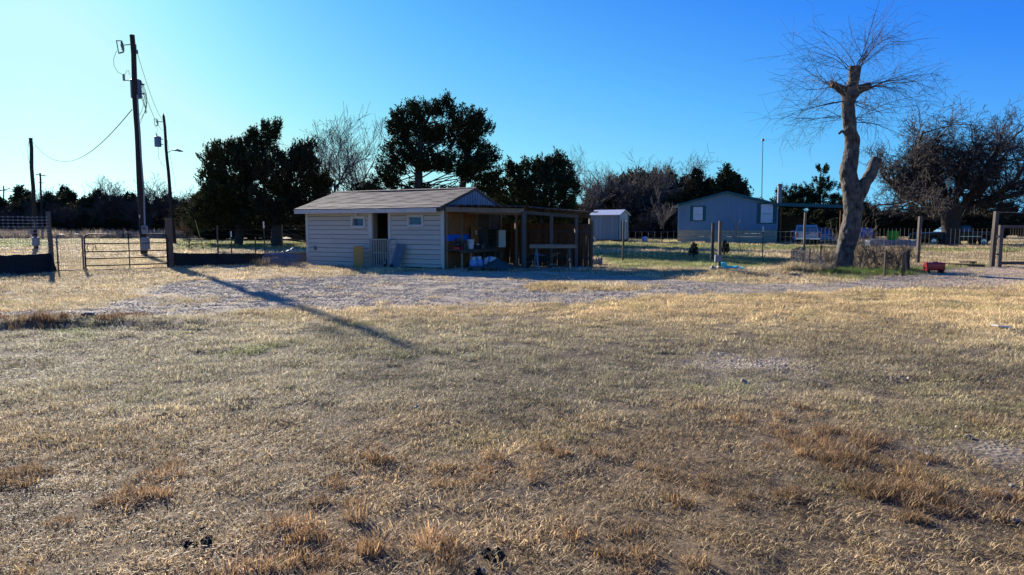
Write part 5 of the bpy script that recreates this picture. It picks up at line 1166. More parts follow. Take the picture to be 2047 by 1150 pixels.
limb(mb, [(1699, 195, 11, 0), (1712, 183, 10, 0), (1725, 176, 8.5, 0), (1738, 172, 8.0, .05)])
limb(mb, [(1690, 268, 3.5, 0), (1684, 262, 3, -.1), (1676, 268, 2.6, -.12)])
for a in range(6):
    an = a * 1.05 + .2; q0 = tp_(1684, 530); mb.tube([q0 + Vector((0, 0, .1)), q0 + Vector((math.cos(an) * .38, math.sin(an) * .38, -.16)), q0 + Vector((math.cos(an) * .62, math.sin(an) * .62, -.34))], [.22, .15, .05], 8)
tk = mb.build('trunk', M_BARK, pt, smooth=True)
md = tk.modifiers.new('fuse', 'REMESH'); md.mode = 'VOXEL'; md.voxel_size = .028; md.use_smooth_shade = True
md = tk.modifiers.new('soft', 'SMOOTH'); md.factor = .6; md.iterations = 4
tx = bpy.data.textures.new('bark_lumps', 'CLOUDS'); tx.noise_scale = .22; tx.noise_depth = 3
md = tk.modifiers.new('lumps', 'DISPLACE'); md.texture = tx; md.strength = .07; md.mid_level = .5; md.texture_coords = 'LOCAL'
for (x, y, r_, d, nx, nz_, lb) in ((1754, 316, 11, -.15, .35, .93, None), (1709, 132.5, 12, 0, 0, 1, None), (1739, 171, 7.5, .05, .9, .3, None), (1661, 168.6, 7, 0, -.9, .3, None)):
    c = tp_(x, y, d); o = MB().lathe([(r_ * ps * .92, -.02), (r_ * ps * .94, .008), (r_ * ps * .5, .0)], (0, 0, 0), 16).build('sawn_face', M_CUT, pt); o.location = c; o.rotation_euler = Vector((nx, -.15, nz_)).to_track_quat('Z', 'Y').to_euler()
# whippy shoots
rng = random.Random(21); sh = MB()
def shoot(p, d, L, r, lvl=0):
    ns = 7 if lvl == 0 else 5; pts = [p.copy()]; dd = d.normalized(); out = Vector((dd.x, dd.y, 0)); curl = rng.uniform(-.05, .05)
    for k in range(ns):
        dd = (dd + Vector((rng.gauss(0, .12), rng.gauss(0, .12), rng.gauss(0, .11) - .03 * (1 + lvl))) + out * .06 + Vector((-out.y, out.x, 0)) * curl).normalized(); p = p + dd * (L / ns); pts.append(p.copy())
    sh.tube(pts, [max(r * (1 - .8 * k / ns), .0032) for k in range(ns + 1)], 4 if lvl == 0 else 3, cap=False)
    if lvl < 2:
        for c in range(rng.randint(4, 6) if lvl == 0 else rng.randint(1, 3)):
            i = rng.randint(1, ns - 1); ax = (pts[i + 1] - pts[i]).normalized(); sd_ = ax.cross(Vector((rng.gauss(0, 1), rng.gauss(0, 1), rng.gauss(0, 1)))).normalized(); an = R(rng.uniform(25, 62))
            shoot(pts[i], ax * math.cos(an) + sd_ * math.sin(an), L * rng.uniform(.4, .7), r * .5, lvl + 1)
for (x, y, spx, n_, az0, z0, z1, Lm) in ((1663, 170, 6, 16, -1, -.5, 1.4, 2.2), (1708, 138, 12, 19, 0, .1, 2.2, 2.0), (1737, 172, 6, 15, 1, -.3, .8, 2.0), (1698, 185, 12, 7, 0, -.2, 1.0, 1.7), (1711, 240, 3, 7, 1, -.2, .9, 2.2), (1684, 235, 3, 6, -1, -.35, .3, 1.7), (1697, 205, 12, 8, 0, -.6, .2, 1.8)):
    for k in range(n_):
        an = rng.uniform(0, 2 * math.pi); dx = math.cos(an); dyv = math.sin(an)
        if az0 and dx * az0 < -.3: dx = -dx
        d = Vector((dx, dyv, rng.uniform(z0, z1))); st = tp_(x + rng.uniform(-spx, spx) * .7, y + rng.uniform(-4, 5)) + Vector((dx, dyv, 0)) * spx * ps * .6
        shoot(st, d, Lm * rng.uniform(.65, 1.45), rng.uniform(.007, .017))
sh.build('crown', M_TWIG, pt)
MB().tube([tp_(1696, 151, -.2), tp_(1703, 157, -.24), tp_(1710, 152, -.24), tp_(1714, 158, -.2), tp_(1707, 168, -.26), tp_(1699, 164, -.28), tp_(1716, 174, -.2), tp_(1719, 186, -.15)], .012, 5).build('old_rope', M_TWIGP, pt)
# more leafless trees and brush woven through the treelines (copies)
bp = [bt(100, 100, 405, 'grey leafless brush in front of the left treeline', BARE2, 61, .12, 'leafless brush of the left treeline', mt=M_TWIG), bt(1300, 82, 405, 'grey leafless tree in the dark stand right of the storage shed', BARE2, 62, .12, 'leafless trees behind the storage shed', mt=M_TWIG), bt(240, 100, 395, 'grey leafless brush in front of the left treeline', BARE, 63, .12, 'leafless brush of the left treeline', mt=M_TWIG)]
for (k, x, Y, s) in [(0, 165, 101, 1.0), (2, 205, 100, .8), (0, 265, 99, 1.1), (2, 290, 101, 1.0), (0, 315, 98, .9), (2, 345, 102, 1.15), (0, 30, 103, 1.0), (2, 130, 102, .7), (0, -40, 104, 1.1), (2, 375, 100, .9)]:
    o = copy_tree(bp[k]); b = on_ground(x, 452 + 2184 / Y); o.location = (b.x, Y, G(b.x, Y)); o.rotation_euler = (0, 0, rr.uniform(0, 6)); o.scale = (s, s, s)
for (x, Y, s) in [(1180, 84, 1.2), (1210, 86, 1.1), (1250, 83, 1.0), (1275, 80, .8), (1335, 84, 1.1), (1160, 80, .9), (1345, 80, .7), (1240, 90, 1.7), (1320, 92, 1.6)]:
    o = copy_tree(bp[1]); b = on_ground(x, 452 + 2184 / Y); o.location = (b.x, Y, G(b.x, Y)); o.rotation_euler = (0, 0, rr.uniform(0, 6)); o.scale = (s, s, s)
for (x, Y, s) in [(690, 62, .75), (725, 62, .7), (660, 62, .65)]:
    o = copy_tree(bp[1]); b = on_ground(x, 452 + 2184 / Y); o.location = (b.x, Y, G(b.x, Y)); o.rotation_euler = (0, 0, rr.uniform(0, 6)); o.scale = (s, s, s * 1.5); o['label'] = 'leafless brush between the big cedars behind the shed roof'; o['group'] = 'leafless brush behind the shed'
# ================================================================ NEIGHBOUR'S HOUSE (local x along the gable front, y into depth)
HL = on_ground(1354, 483.5); HR = on_ground(1553, 486.5)
HL = at_depth(1354, 484.6, 66.0); HRZ = R(-16); HW = 9.0
HZ = G(HL.x, HL.y) - .02
house = thing('mobile_home', 'grey blue gabled mobile home with teal shutters and cream skirting', 'house', (HL.x, HL.y, HZ), HRZ)
def hz_(py): return height_at(py, HL.y, 1354) - HZ
WT = hz_(408); SKT = hz_(460); RDG = hz_(386); HD = 16.0; RX = HW * .49
wl = [(1379, 1411, 413.5, 441, 6.5), (1512, 1551, 409, 446, 8.0)]
def hx(px): return (px - 1354) / (1553 - 1354) * HW
# front wall made of siding panels between grooves
npn = 15; edges = [HW * k / npn for k in range(npn + 1)]
def rz_(x): return WT + (RDG - WT) * (x / RX if x < RX else (HW - x) / (HW - RX)) - .02
for k in range(npn):
    a, b_ = edges[k] + .012, edges[k + 1] - .012; z0 = SKT + .015; t0, t1 = rz_(a), rz_(b_)
    if a < RX < b_: out_ = [(a, z0), (b_, z0), (b_, t1), (RX, rz_(RX)), (a, t0)]
    else: out_ = [(a, z0), (b_, z0), (b_, t1), (a, t0)]
    MB().prism(out_, -.012, .03, 'XZ').build('siding_panel', M_HSIDE, house)
MB().prism([(0, SKT), (HW, SKT), (HW, WT), (RX, RDG), (0, WT)], .032, .12, 'XZ').build('wall', M_HSIDE, house)
MB().box((0.06, HD / 2 + .1, (SKT + WT) / 2), (.1, HD - .2, WT - SKT)).build('wall', M_HSIDE, house)
MB().box((HW - .06, HD / 2 + .1, (SKT + WT) / 2), (.1, HD - .2, WT - SKT)).build('wall', M_HSIDE, house)
MB().prism([(0, SKT), (HW, SKT), (HW, WT), (RX, RDG), (0, WT)], HD - .1, HD, 'XZ').build('wall', M_HSIDE, house)
for x in (.05, HW - .05, RX): MB().box((x, -.03, (SKT + (WT if x != RX else RDG - .1)) / 2), (.12, .04, (WT if x != RX else RDG - .1) - SKT)).build('corner_trim', M_HSIDE if x == RX else M_GSHED, house)
for k in range(4): MB().box((HW / 2, .03, SKT * (k + .5) / 4), (HW - .02, .05, SKT / 4 - .02)).build('skirting_board', M_HSKIRT, house)
MB().box((.03, HD / 2, SKT / 2), (.05, HD, SKT)).build('skirting_board', M_HSKIRT, house); MB().box((HW - .03, HD / 2, SKT / 2), (.05, HD, SKT)).build('skirting_board', M_HSKIRT, house)
MB().box((HW / 2, .1, SKT - .01), (HW - .1, .1, .03)).build('sill_plate', M_HTEAL, house)
# roof
ovh = .35; f = .28
mb = MB()
for sgn, x0, x1 in ((-1, -ovh, RX), (1, HW + ovh, RX)):
    ze = WT - .10; zr = RDG + .12
    mb.add([(x0, -f, ze), (x1, -f, zr), (x1, HD + f, zr), (x0, HD + f, ze), (x0, -f, ze - .10), (x1, -f, zr - .10), (x1, HD + f, zr - .10), (x0, HD + f, ze - .10)], [(0, 1, 2, 3), (7, 6, 5, 4), (0, 4, 5, 1), (1, 5, 6, 2), (2, 6, 7, 3), (3, 7, 4, 0)])
mb.build('roof', M_HTEAL, house)
for x0, x1 in ((-ovh - .01, RX), (HW + ovh * .3, RX)): MB().beam((x0, -f - .02, WT - .20), (x1, -f - .02, RDG + .02), .03, .17).build('rake_board', M_HTEAL, house)
MB().box((-ovh + .1, -f + .1, WT - .26), (.25, .25, .12)).build('eave_return', M_HSKIRT, house)
for (p0, p1, q0, q1, sh_) in wl:
    x0, x1, z1, z0 = hx(p0), hx(p1), hz_(q0), hz_(q1); sw_ = hx(1354 + sh_)
    MB().box(((x0 + x1) / 2, -.02, z1 + .02), (x1 - x0, .05, .12)).build('window_head', M_HTEAL, house); MB().box(((x0 + x1) / 2, -.02, z0 - .03), (x1 - x0, .05, .09)).build('window_sill', M_HTEAL, house)
    for xs in (x0 + sw_ / 2, x1 - sw_ / 2):
        s_ = MB().box((xs, -.025, (z0 + z1) / 2), (sw_, .05, z1 - z0 - .09)).build('shutter', M_HTEAL, house)
    fx0, fx1 = x0 + sw_, x1 - sw_; fr = MB(); t_ = .06
    for xs in (fx0 + t_ / 2, fx1 - t_ / 2): fr.box((xs, -.02, (z0 + z1) / 2), (t_, .06, z1 - z0 - .09))
    for zs in (z0 + .05, (z0 + z1) / 2, z1 - .07): fr.box(((fx0 + fx1) / 2, -.02, zs), (fx1 - fx0 - 2 * t_ - .002, .06, t_))
    wo = fr.build('window', M_WHITE, house)
    MB().box(((fx0 + fx1) / 2, -.024, (z0 + z1) / 2 + (z1 - z0) * .23), (fx1 - fx0 - .1, .02, (z1 - z0) * .42)).build('pane', pm('sky_reflection_paint', (.50, .57, .66), .3, .05, 4, 0), wo)  # upper pane: reflected sky put into its pale blue colour
    MB().box(((fx0 + fx1) / 2, -.024, (z0 + z1) / 2 - (z1 - z0) * .25), (fx1 - fx0 - .1, .02, (z1 - z0) * .42)).build('pane', M_HPANE, wo)
# carport
cp = thing('carport', 'open timber carport with teal roof edge joined to the mobile home', 'carport', (HL.x, HL.y, HZ), HRZ)
CX1 = HW * (1712 - 1354) / 199; CZ0, CZ1 = WT - .02, hz_(414)
MB().slab([(HW - .1, -.2, CZ0 + .03), (CX1, -.2, CZ1), (CX1, 9, CZ1), (HW - .1, 9, CZ0 + .03)], .1).build('roof', M_DARKWOOD, cp)
MB().beam((HW - .05, -.23, CZ0 - .10), (CX1, -.23, CZ1 - .14), .04, .30).build('fascia', M_HTEAL, cp)
for k in range(7): x = HW + .4 + (CX1 - HW - .6) * k / 6; zz = CZ0 + (CZ1 - CZ0) * (x - HW) / (CX1 - HW); MB().beam((x, -.1, zz - .17), (x, 8.8, zz - .17), .05, .14).build('joist', M_PICKET, cp)
for x, y in ((HW + .25, .1), (CX1 - .4, .1), (CX1 - .4, 4.4), (HW + .25, 8.6), (CX1 - .4, 8.6)): MB().box((x, y, CZ1 / 2 - .1), (.16, .16, CZ1 - .25)).build('post', M_PICKET, cp)
MB().box((HW + 1.9, 8.7, 1.3), (3.4, .08, 2.6)).build('back_wall', M_DARKWOOD, cp); MB().box((HW + .12, 4.4, 1.3), (.06, 8.2, 2.6)).build('side_wall', M_PICKET, cp)
def hw_(px, py, dz=0): return at_depth(px, py, HL.y + 3)
fl = thing('stove_pipe', 'tall metal flue pipe standing on the carport end of the roof', 'chimney', at_depth(1558, 404, 64) - Vector((0, 0, .4)))
h = height_at(371, 64, 1558) - fl.location.z
MB().lathe([(.19, 0), (.19, h)], n=14).build('pipe', M_GALV, fl); MB().lathe([(.24, h + .02), (.24, h + .12), (.05, h + .16)], n=14).build('cap', M_GALV, fl); MB().lathe([(.3, .0), (.2, .15)], n=14).build('flashing', M_GALV, fl)
am = thing('antenna_mast', 'thin tall antenna mast rising behind the mobile home roof', 'antenna', (at_depth(1522, 452, 80).x, 80, 0))
h = height_at(280, 80, 1525); k_ = at_depth(1525, 280, 80).x - am.location.x
MB().tube([(0, 0, -.2), (k_ * .5, 0, h * .5), (k_, 0, h)], [.07, .05, .035], 6).build('mast', M_GALV, am); MB().box((k_, 0, h), (.25, .25, .3), bev=.05).build('head', M_GREYPL, am)
# ---------------------------------------------------------------- garden shed
gs = on_ground(1236, 485); gr_ = thing('storage_shed', 'small blue grey storage shed with pale metal roof on skids', 'shed', (gs.x, gs.y, G(gs.x, gs.y)), R(-33))
D_, W_, E_, Rg = 3.0, 2.35, height_at(429, gs.y, 1236), height_at(420.5, gs.y, 1236) + .02
MB().box((-D_ / 2, .05, E_ / 2 + .12), (D_ - .1, .06, E_ - .25)).build('wall', M_GSHED, gr_)
for k in range(7): MB().box((-D_ + D_ * (k + .5) / 7, .01, E_ / 2 + .12), (D_ / 7 - .03, .03, E_ - .26)).build('siding_panel', M_GSHED, gr_)
MB().prism([(0, .25), (W_, .25), (W_, E_), (W_ / 2, Rg), (0, E_)], -.08, 0, 'YZ').build('wall', M_GSHED, gr_)
MB().prism([(0, .25), (W_, .25), (W_, E_), (W_ / 2, Rg), (0, E_)], -D_, -D_ + .08, 'YZ').build('wall', M_GSHED, gr_); MB().box((-D_ / 2, W_ - .04, E_ / 2 + .12), (D_ - .1, .06, E_ - .25)).build('wall', M_GSHED, gr_)
mb = MB()
for a, b_ in ((-.16, W_ / 2), (W_ + .16, W_ / 2)): mb.add([(-D_ - .15, a, E_ - .03), (.18, a, E_ - .03), (.18, b_, Rg + .06), (-D_ - .15, b_, Rg + .06), (-D_ - .15, a, E_ - .08), (.18, a, E_ - .08), (.18, b_, Rg + .01), (-D_ - .15, b_, Rg + .01)], [(0, 1, 2, 3), (7, 6, 5, 4), (0, 4, 5, 1), (1, 5, 6, 2), (2, 6, 7, 3), (3, 7, 4, 0)])
mb.build('roof', M_MROOF, gr_)
for y in (.05, W_ - .05): MB().box((.02, y, E_ / 2 + .1), (.06, .12, E_ - .25)).build('corner_trim', M_HTEAL, gr_)
dr = MB().box((.03, W_ / 2 + .05, 1.15), (.05, 1.1, 1.75)).build('door', M_GSHED, gr_)
for y in (W_ / 2 - .53, W_ / 2 + .63): MB().box((.065, y, 1.2), (.03, .08, 1.95)).build('door_trim', M_HTEAL, dr)
MB().box((.06, W_ / 2 + .05, 2.1), (.03, 1.1, .2)).build('lintel', M_WHITE, dr); MB().box((.07, W_ / 2 - .3, 1.1), (.03, .05, .12)).build('handle', M_BLACKM, dr)
for y in (.3, W_ - .3): MB().box((-D_ / 2, y, .12), (D_ + .2, .14, .26)).build('skid', M_DARKWOOD, gr_)
MB().box((-D_ / 2, W_ / 2, .27), (D_, W_, .06)).build('floor_deck', M_DARKWOOD, gr_)
p = on_ground(1184, 487); t = thing('dog_house', 'little grey dog house beside the storage shed', 'dog house', (p.x, p.y, 0), .3); MB().prism([(-.35, -.02), (.35, -.02), (.35, .5), (0, .85), (-.35, .5)], 0, .7, 'XZ').build('body', M_CONC, t); MB().slab([(-.42, -.05, .5), (0, -.05, .93), (0, .78, .93), (-.42, .78, .5)], .03).slab([(0, -.05, .93), (.42, -.05, .5), (.42, .78, .5), (0, .78, .93)], .03).build('roof', M_GREYPL, t); MB().box((0, -.01, .22), (.28, .03, .4)).build('opening_shade_panel', M_INT, t)  # entrance shade is a dark panel on the solid front
p = on_ground(1289, 485); t = thing('yard_ball', 'pale blue white ball lying on the far lawn', 'ball', (p.x, p.y, G(p.x, p.y)))
MB().lathe([(.31 * math.sin(a * math.pi / 12) + .001, .29 - .31 * math.cos(a * math.pi / 12)) for a in range(13)], n=18).build('shell', pm('ball_paint', (.36, .42, .62), .5, .08, 4, 0), t, smooth=True); MB().lathe([(.03, .58), (.03, .61)], n=8).build('valve', M_BLACKM, t)
p = on_ground(1336, 483); lump(1336, 483, .35, .2, M_ROCK, 'field_stone', 'grey stone on the far lawn near the house wall', 'stone', 61, k=1)

# ================================================================ VEHICLES
def wheel(root, x, y, r, wd, rim=M_CHROME):
    w_ = MB().lathe([(r * .62, -wd / 2), (r * .93, -wd / 2), (r, -wd * .35), (r, wd * .35), (r * .93, wd / 2), (r * .62, wd / 2)], (x, y, r), 22, 'Y').build('wheel', M_RUBBER, root)
    s = 1 if y > 0 else -1
    m = MB().lathe([(r * .63, -.01), (r * .6, .012), (r * .5, .0), (r * .15, .02), (r * .1, .03)], (0, 0, 0), 18, 'Y'); o = m.build('rim', rim, w_); o.location = (x, y + s * wd * .48, r)
    if s < 0: o.scale = (1, -1, 1)
    sp = MB()
    for a in range(5):
        an = a * 2 * math.pi / 5; sp.beam((0, 0, 0), (r * .55 * math.cos(an), 0, r * .55 * math.sin(an)), .02, .07, up=(0, 1, 0))
    o2 = sp.build('spokes', rim, w_); o2.location = (x, y + s * (wd * .48 + .015), r); o2['kind'] = 'stuff'
def pickup(name, label, loc, rz, body, length=5.4, width=1.9, glass=M_CARGLASS, wglass=None):
    t = thing(name, label, 'pickup truck', loc, rz); hw = width / 2          # x forward
    L = length; z0 = .48; fw, rw = L * .32, -L * .30; wr = .37
    def arch(c, n_=7): return [(c + (wr + .09) * math.cos(math.pi * (1 - k / (n_ - 1))), z0 + (wr + .02) * math.sin(math.pi * k / (n_ - 1)) * .95) for k in range(n_)]
    prof = [(-L / 2, z0)] + arch(rw) + arch(fw) + [(L / 2 - .02, z0), (L / 2, .75), (L / 2 - .06, .98), (L * .20, 1.10), (-L / 2, 1.10)]
    MB().prism(prof, -hw, hw, 'XZ').build('body', body, t)
    cab = [(L * .21, 1.09), (L * .085, 1.62), (L * .02, 1.69), (-L * .13, 1.69), (-L * .165, 1.60), (-L * .175, 1.09)]
    vs = []; n_ = len(cab)
    for sgn in (-1, 1):
        for (x, z) in cab: vs.append((x, sgn * (hw - .03 - (z - 1.09) * .24), z))
    fs = [tuple(range(n_)), tuple(range(2 * n_ - 1, n_ - 1, -1))] + [(i, (i + 1) % n_, n_ + (i + 1) % n_, n_ + i) for i in range(n_)]
    cb_ = MB().add(vs, fs).build('cab', body, t)
    for sgn in (-1, 1):
        for xs in ([(L * .165, 1.13), (L * .082, 1.55), (-.01 * L, 1.58), (-.01 * L, 1.13)], [(-.03 * L, 1.13), (-.03 * L, 1.58), (-L * .13, 1.58), (-L * .155, 1.13)]):
            MB().add([(x, sgn * (hw - .022 - (z - 1.09) * .24), z) for x, z in xs], [(0, 1, 2, 3)]).build('side_window', glass, cb_)
    MB().add([(L * .20 + .012, -hw + .1, 1.13), (L * .20 + .012, hw - .1, 1.13), (L * .09 + .012, hw - .2, 1.60), (L * .09 + .012, -hw + .2, 1.60)], [(0, 1, 2, 3)]).build('windscreen', wglass or glass, cb_)
    MB().add([(-L * .175 - .012, -hw + .14, 1.16), (-L * .175 - .012, hw - .14, 1.16), (-L * .165 - .014, hw - .22, 1.56), (-L * .165 - .014, -hw + .22, 1.56)], [(0, 1, 2, 3)]).build('rear_window', glass, cb_)
    bd = MB(); bd.box((-L * .335, 0, 1.108), (L * .29, width - .22, .012)); bd.build('bed_floor', M_BLACKM, t)
    tg = MB().box((-L / 2 - .012, 0, .86), (.03, width - .34, .44), bev=.01).build('tailgate', body, t); MB().box((-L / 2 - .03, 0, .98), (.03, .22, .07)).build('handle', M_BLACKM, tg)
    MB().box((-L / 2 - .09, 0, .56), (.18, width - .06, .17), bev=.03).build('rear_bumper', M_CHROME, t); MB().box((-L / 2 - .185, 0, .58), (.01, .30, .15)).build('number_plate', M_WHITE, t)
    for s in (-1, 1):
        MB().box((-L / 2 - .012, s * (hw - .085), .86), (.035, .15, .40), bev=.01).build('tail_light', M_TAIL, t)
        MB().box((L / 2 - .02, s * (hw - .22), .84), (.06, .36, .17), bev=.02).build('headlight', M_CHROME, t)
        MB().box((L * .15, s * (hw + .1), 1.14), (.1, .2, .16), bev=.03).build('mirror', body, t)
        for x in (fw, rw): wheel(t, x, s * (hw - .12), wr, .24)
        MB().box((-L * .05, s * (hw + .008), .74), (L * .42, .02, .035)).build('side_moulding', M_CHROME, t)
        MB().box((-.02 * L, s * (hw + .01), .98), (.14, .02, .03)).build('door_handle', M_BLACKM, t)
    MB().box((L / 2 + .03, 0, .56), (.14, width - .05, .18), bev=.03).build('front_bumper', M_CHROME if body is not M_BLACKCAR else M_BLACKM, t); MB().box((L / 2 - .005, 0, .82), (.03, width - .8, .2)).build('grille', M_BLACKM, t)
    MB().box((-.1, 0, .42), (L * .8, width * .5, .14)).build('chassis', M_BLACKM, t)
    return t
p = on_ground(1629, 491); pickup('pickup_truck', 'silver grey pickup parked tail out under the carport', (p.x + .35, p.y + 2.6, 0), math.atan2(p.y + 2.6, p.x) + R(3), M_GREYCAR, 5.3, 1.9)
p = on_ground(1915, 490.5); pickup('pickup_truck', 'black pickup parked side on behind the oak trunk', (p.x, p.y + .6, 0), R(180 - 8), M_BLACKCAR, 6.2, 2.0, M_DGLASS, glassmat('sky_tinted_screen', (.25, .42, .46), .1))  # pale cyan windscreen colour stands in for sky light on the glass
# saddle-blue sedan next to the grey pickup
p = on_ground(1672, 489); t = thing('sedan_car', 'blue grey sedan parked beside the silver pickup behind the cut back tree', 'car', (p.x, p.y + 3, 0), math.atan2(p.y, p.x) + R(4))
L = 4.6; prof = [(-2.3, .35), (2.3, .35), (2.32, .6), (2.2, .78), (1.0, .92), (-1.5, .95), (-2.3, .88)]
MB().prism(prof, -.87, .87, 'XZ').build('body', pm('blue_car', (.16, .24, .36), .35, .05, 3, 0, metal=.2, spec=.5), t)
MB().add([(1.05, -.8, .9), (.35, -.62, 1.38), (-.9, -.62, 1.4), (-1.7, -.78, .93), (1.05, .8, .9), (.35, .62, 1.38), (-.9, .62, 1.4), (-1.7, .78, .93)], [(0, 1, 2, 3), (7, 6, 5, 4), (0, 4, 5, 1), (1, 5, 6, 2), (2, 6, 7, 3), (3, 7, 4, 0)]).build('cabin', M_CARGLASS, t)
MB().slab([(.3, -.6, 1.415), (.3, .6, 1.415), (-.88, .6, 1.43), (-.88, -.6, 1.43)], .03).build('roof', MATS['blue_car'], t)
MB().box((-2.33, 0, .52), (.12, 1.7, .2), bev=.04).build('rear_bumper', MATS['blue_car'], t)
for s in (-1, 1):
    MB().box((-2.31, s * .66, .76), (.03, .34, .12)).build('tail_light', M_TAIL, t)
    for x in (1.4, -1.35): wheel(t, x, s * .78, .31, .2)
# bin, barrel, trough
p = on_ground(1783.5, 489); t = thing('wheelie_bin', 'bright green lidded wheelie bin behind the long trough', 'bin', (p.x, p.y, 0), .1)
h = height_at(462, p.y, 1783) ; w_ = 15 * p.y / FPX
MB().add([(x * w_ * .36, y * .28, .08) for x, y in ((-1, -1), (1, -1), (1, 1), (-1, 1))] + [(x * w_ * .5, y * .36, h - .08) for x, y in ((-1, -1), (1, -1), (1, 1), (-1, 1))], [(3, 2, 1, 0), (4, 5, 6, 7), (0, 1, 5, 4), (1, 2, 6, 5), (2, 3, 7, 6), (3, 0, 4, 7)]).build('body', M_GREEN, t)
MB().box((0, 0, h - .04), (w_ * 1.06, .8, .09), bev=.03).build('lid', M_GREEN, t); MB().tube([(-w_ * .4, .42, h - .08), (w_ * .4, .42, h - .08)], .02, 6).build('handle', M_GREEN, t)
for s in (-1, 1): MB().lathe([(.05, -.03), (.12, -.03), (.12, .03), (.05, .03)], (s * w_ * .36, .3, .12), 12, 'X').build('wheel', M_RUBBER, t)
p = on_ground(1729, 490); t = thing('barrel_on_stand', 'blue drum lying on a stand beside the cut back tree', 'barrel', (p.x, p.y, 0), .1)
zc = height_at(466, p.y, 1729); r_ = 10 * p.y / FPX; ln = 22 * p.y / FPX
MB().lathe([(r_ * .9, -ln / 2), (r_, -ln / 2 + .04), (r_, -.03), (r_ * 1.04, 0), (r_, .03), (r_, ln / 2 - .04), (r_ * .9, ln / 2)], (0, 0, zc), 20, 'X').build('drum', M_BARREL, t, smooth=False)
MB().box((-.08, 0, zc), (.07, r_ * 2.1, r_ * 2.1)).build('strap', M_BLACKM, t)
for sx in (-.3, .3):
    for sy in (-.28, .28): MB().beam((sx * 1.1, sy * 1.2, -.05), (sx, sy * .6, zc - r_ * .8), .05, .05).build('leg', M_BLACKM, t)
p = on_ground(1780, 494.5); t = thing('water_trough', 'long low grey metal trough beyond the wire fence', 'trough', (p.x, p.y, 0), -.05)
ln = 90 * p.y / FPX; h = height_at(481, p.y, 1780)
mb = MB(); W2 = .42
mb.box((0, -W2, h / 2), (ln, .03, h)).box((0, W2, h / 2), (ln, .03, h)).box((-ln / 2, 0, h / 2), (.03, 2 * W2 - .03, h)).box((ln / 2, 0, h / 2), (.03, 2 * W2 - .03, h)).box((0, 0, .1), (ln - .03, 2 * W2 - .03, .03)); mb.build('basin', M_BARREL if 0 else pm('trough_paint', (.10, .14, .20), .5, .15, 4, .05), t)
MB().tube([(-ln / 2, -W2, h), (ln / 2, -W2, h), (ln / 2, W2, h), (-ln / 2, W2, h), (-ln / 2, -W2, h)], .03, 6).build('rim', M_GALV, t)

# ================================================================ RIGHT HAND FENCE, POSTS AND GATE
wood_post(1245, 524, 440, 4.2, 'thin brown post standing alone in front of the storage shed', M_POSTW, .01, False)
wood_post(1423, 521, 446, 5.0, 'grey post beside the post with the grey box', M_DARKWOOD, .01, True)
bx, bpos, bh = wood_post(1437.5, 548, 442, 5.4, 'brown post carrying a small grey electric box over turquoise pipe', M_POSTW, -.005, True)
MB().box((-.07, -.08, height_at(517, bpos.y) - bpos.z), (.22, .10, .24), bev=.012).build('electric_box', M_GALV, bx); MB().box((0, -.03, height_at(533, bpos.y) - bpos.z), (.13, .13, .03)).build('white_band', M_WHITE, bx)
t_post(1524, 518, 453, 'white tipped steel post in front of the mobile home')
wood_post(1606, 524, 425, 4.4, 'yellowish post seen before the silver pickup', M_STUD, .0, False)
wood_post(1834, 528, 433, 6.0, 'grey paired post between the trough and black pickup', M_WEATHER, .01, True)
wood_post(1982, 533, 423, 7.2, 'tall heavy grey post at the wooden gate frame', M_WEATHER, .03, True)
fpts = [on_ground(a, b_) for a, b_ in ((1250, 524), (1425, 521), (1524, 519), (1606, 524), (1834, 528.5), (1982, 533))]
wire_line('wire_fence', 'thin wire fence in front of the mobile home lawn', fpts[:4], [.1, .35, .6, .85, 1.1, 1.35], .30, M_WIRE, .0025, 1.35, .0022)
wire_line('mesh_fence', 'dark upright mesh fence in front of the pickups and trough', fpts[3:], [.1, .3, .5, .7, .9, 1.1, 1.3, 1.5], .15, M_RUSTW, .0038, 1.5, .0048)
g0 = on_ground(1993, 534); t = thing('wooden_gate', 'grey timber gate frame filled with dark mesh at the drive edge', 'gate', (g0.x, g0.y, G(g0.x, g0.y)), .02)
h = height_at(450, g0.y, 1993); GW = 2.4
MB().box((.07, 0, h / 2), (.15, .1, h)).build('stile', M_WEATHER, t); MB().box((GW, 0, h / 2), (.15, .1, h)).build('stile', M_WEATHER, t)
MB().box((GW / 2 + .03, 0, h - .06), (GW - .22, .09, .12)).build('rail', M_WEATHER, t); MB().box((GW / 2 + .03, 0, .16), (GW - .22, .09, .12)).build('rail', M_WEATHER, t)
mb = MB(); [mb.wire((.16 + k * .1, .01, .1), (.16 + k * .1, .01, h - .05), .0045) for k in range(22)]; [mb.wire((.1, .015, .2 + k * .2), (GW, .015, .2 + k * .2), .004) for k in range(7)]; q = mb.build('wire_mesh', M_RUSTW, t)
for z in (.5, 1.2): MB().box((-.03, -.03, z), (.14, .03, .06)).build('hinge', M_BLACKM, t)
a_, b_ = at_depth(1988, 424, 27.2), at_depth(2140, 424, 27.2); o = MB().tube([a_, (a_ + b_) / 2 - Vector((0, 0, .03)), b_], .008, 4).build('top_wire', M_WIRE, off=a_, loc=a_); tag(o, 'single wire strung from the heavy post above the wooden gate', 'wire')
wood_post(2165, 533, 423, 8.5, 'hinge side post beyond the wooden gate', M_WEATHER, .0, True)
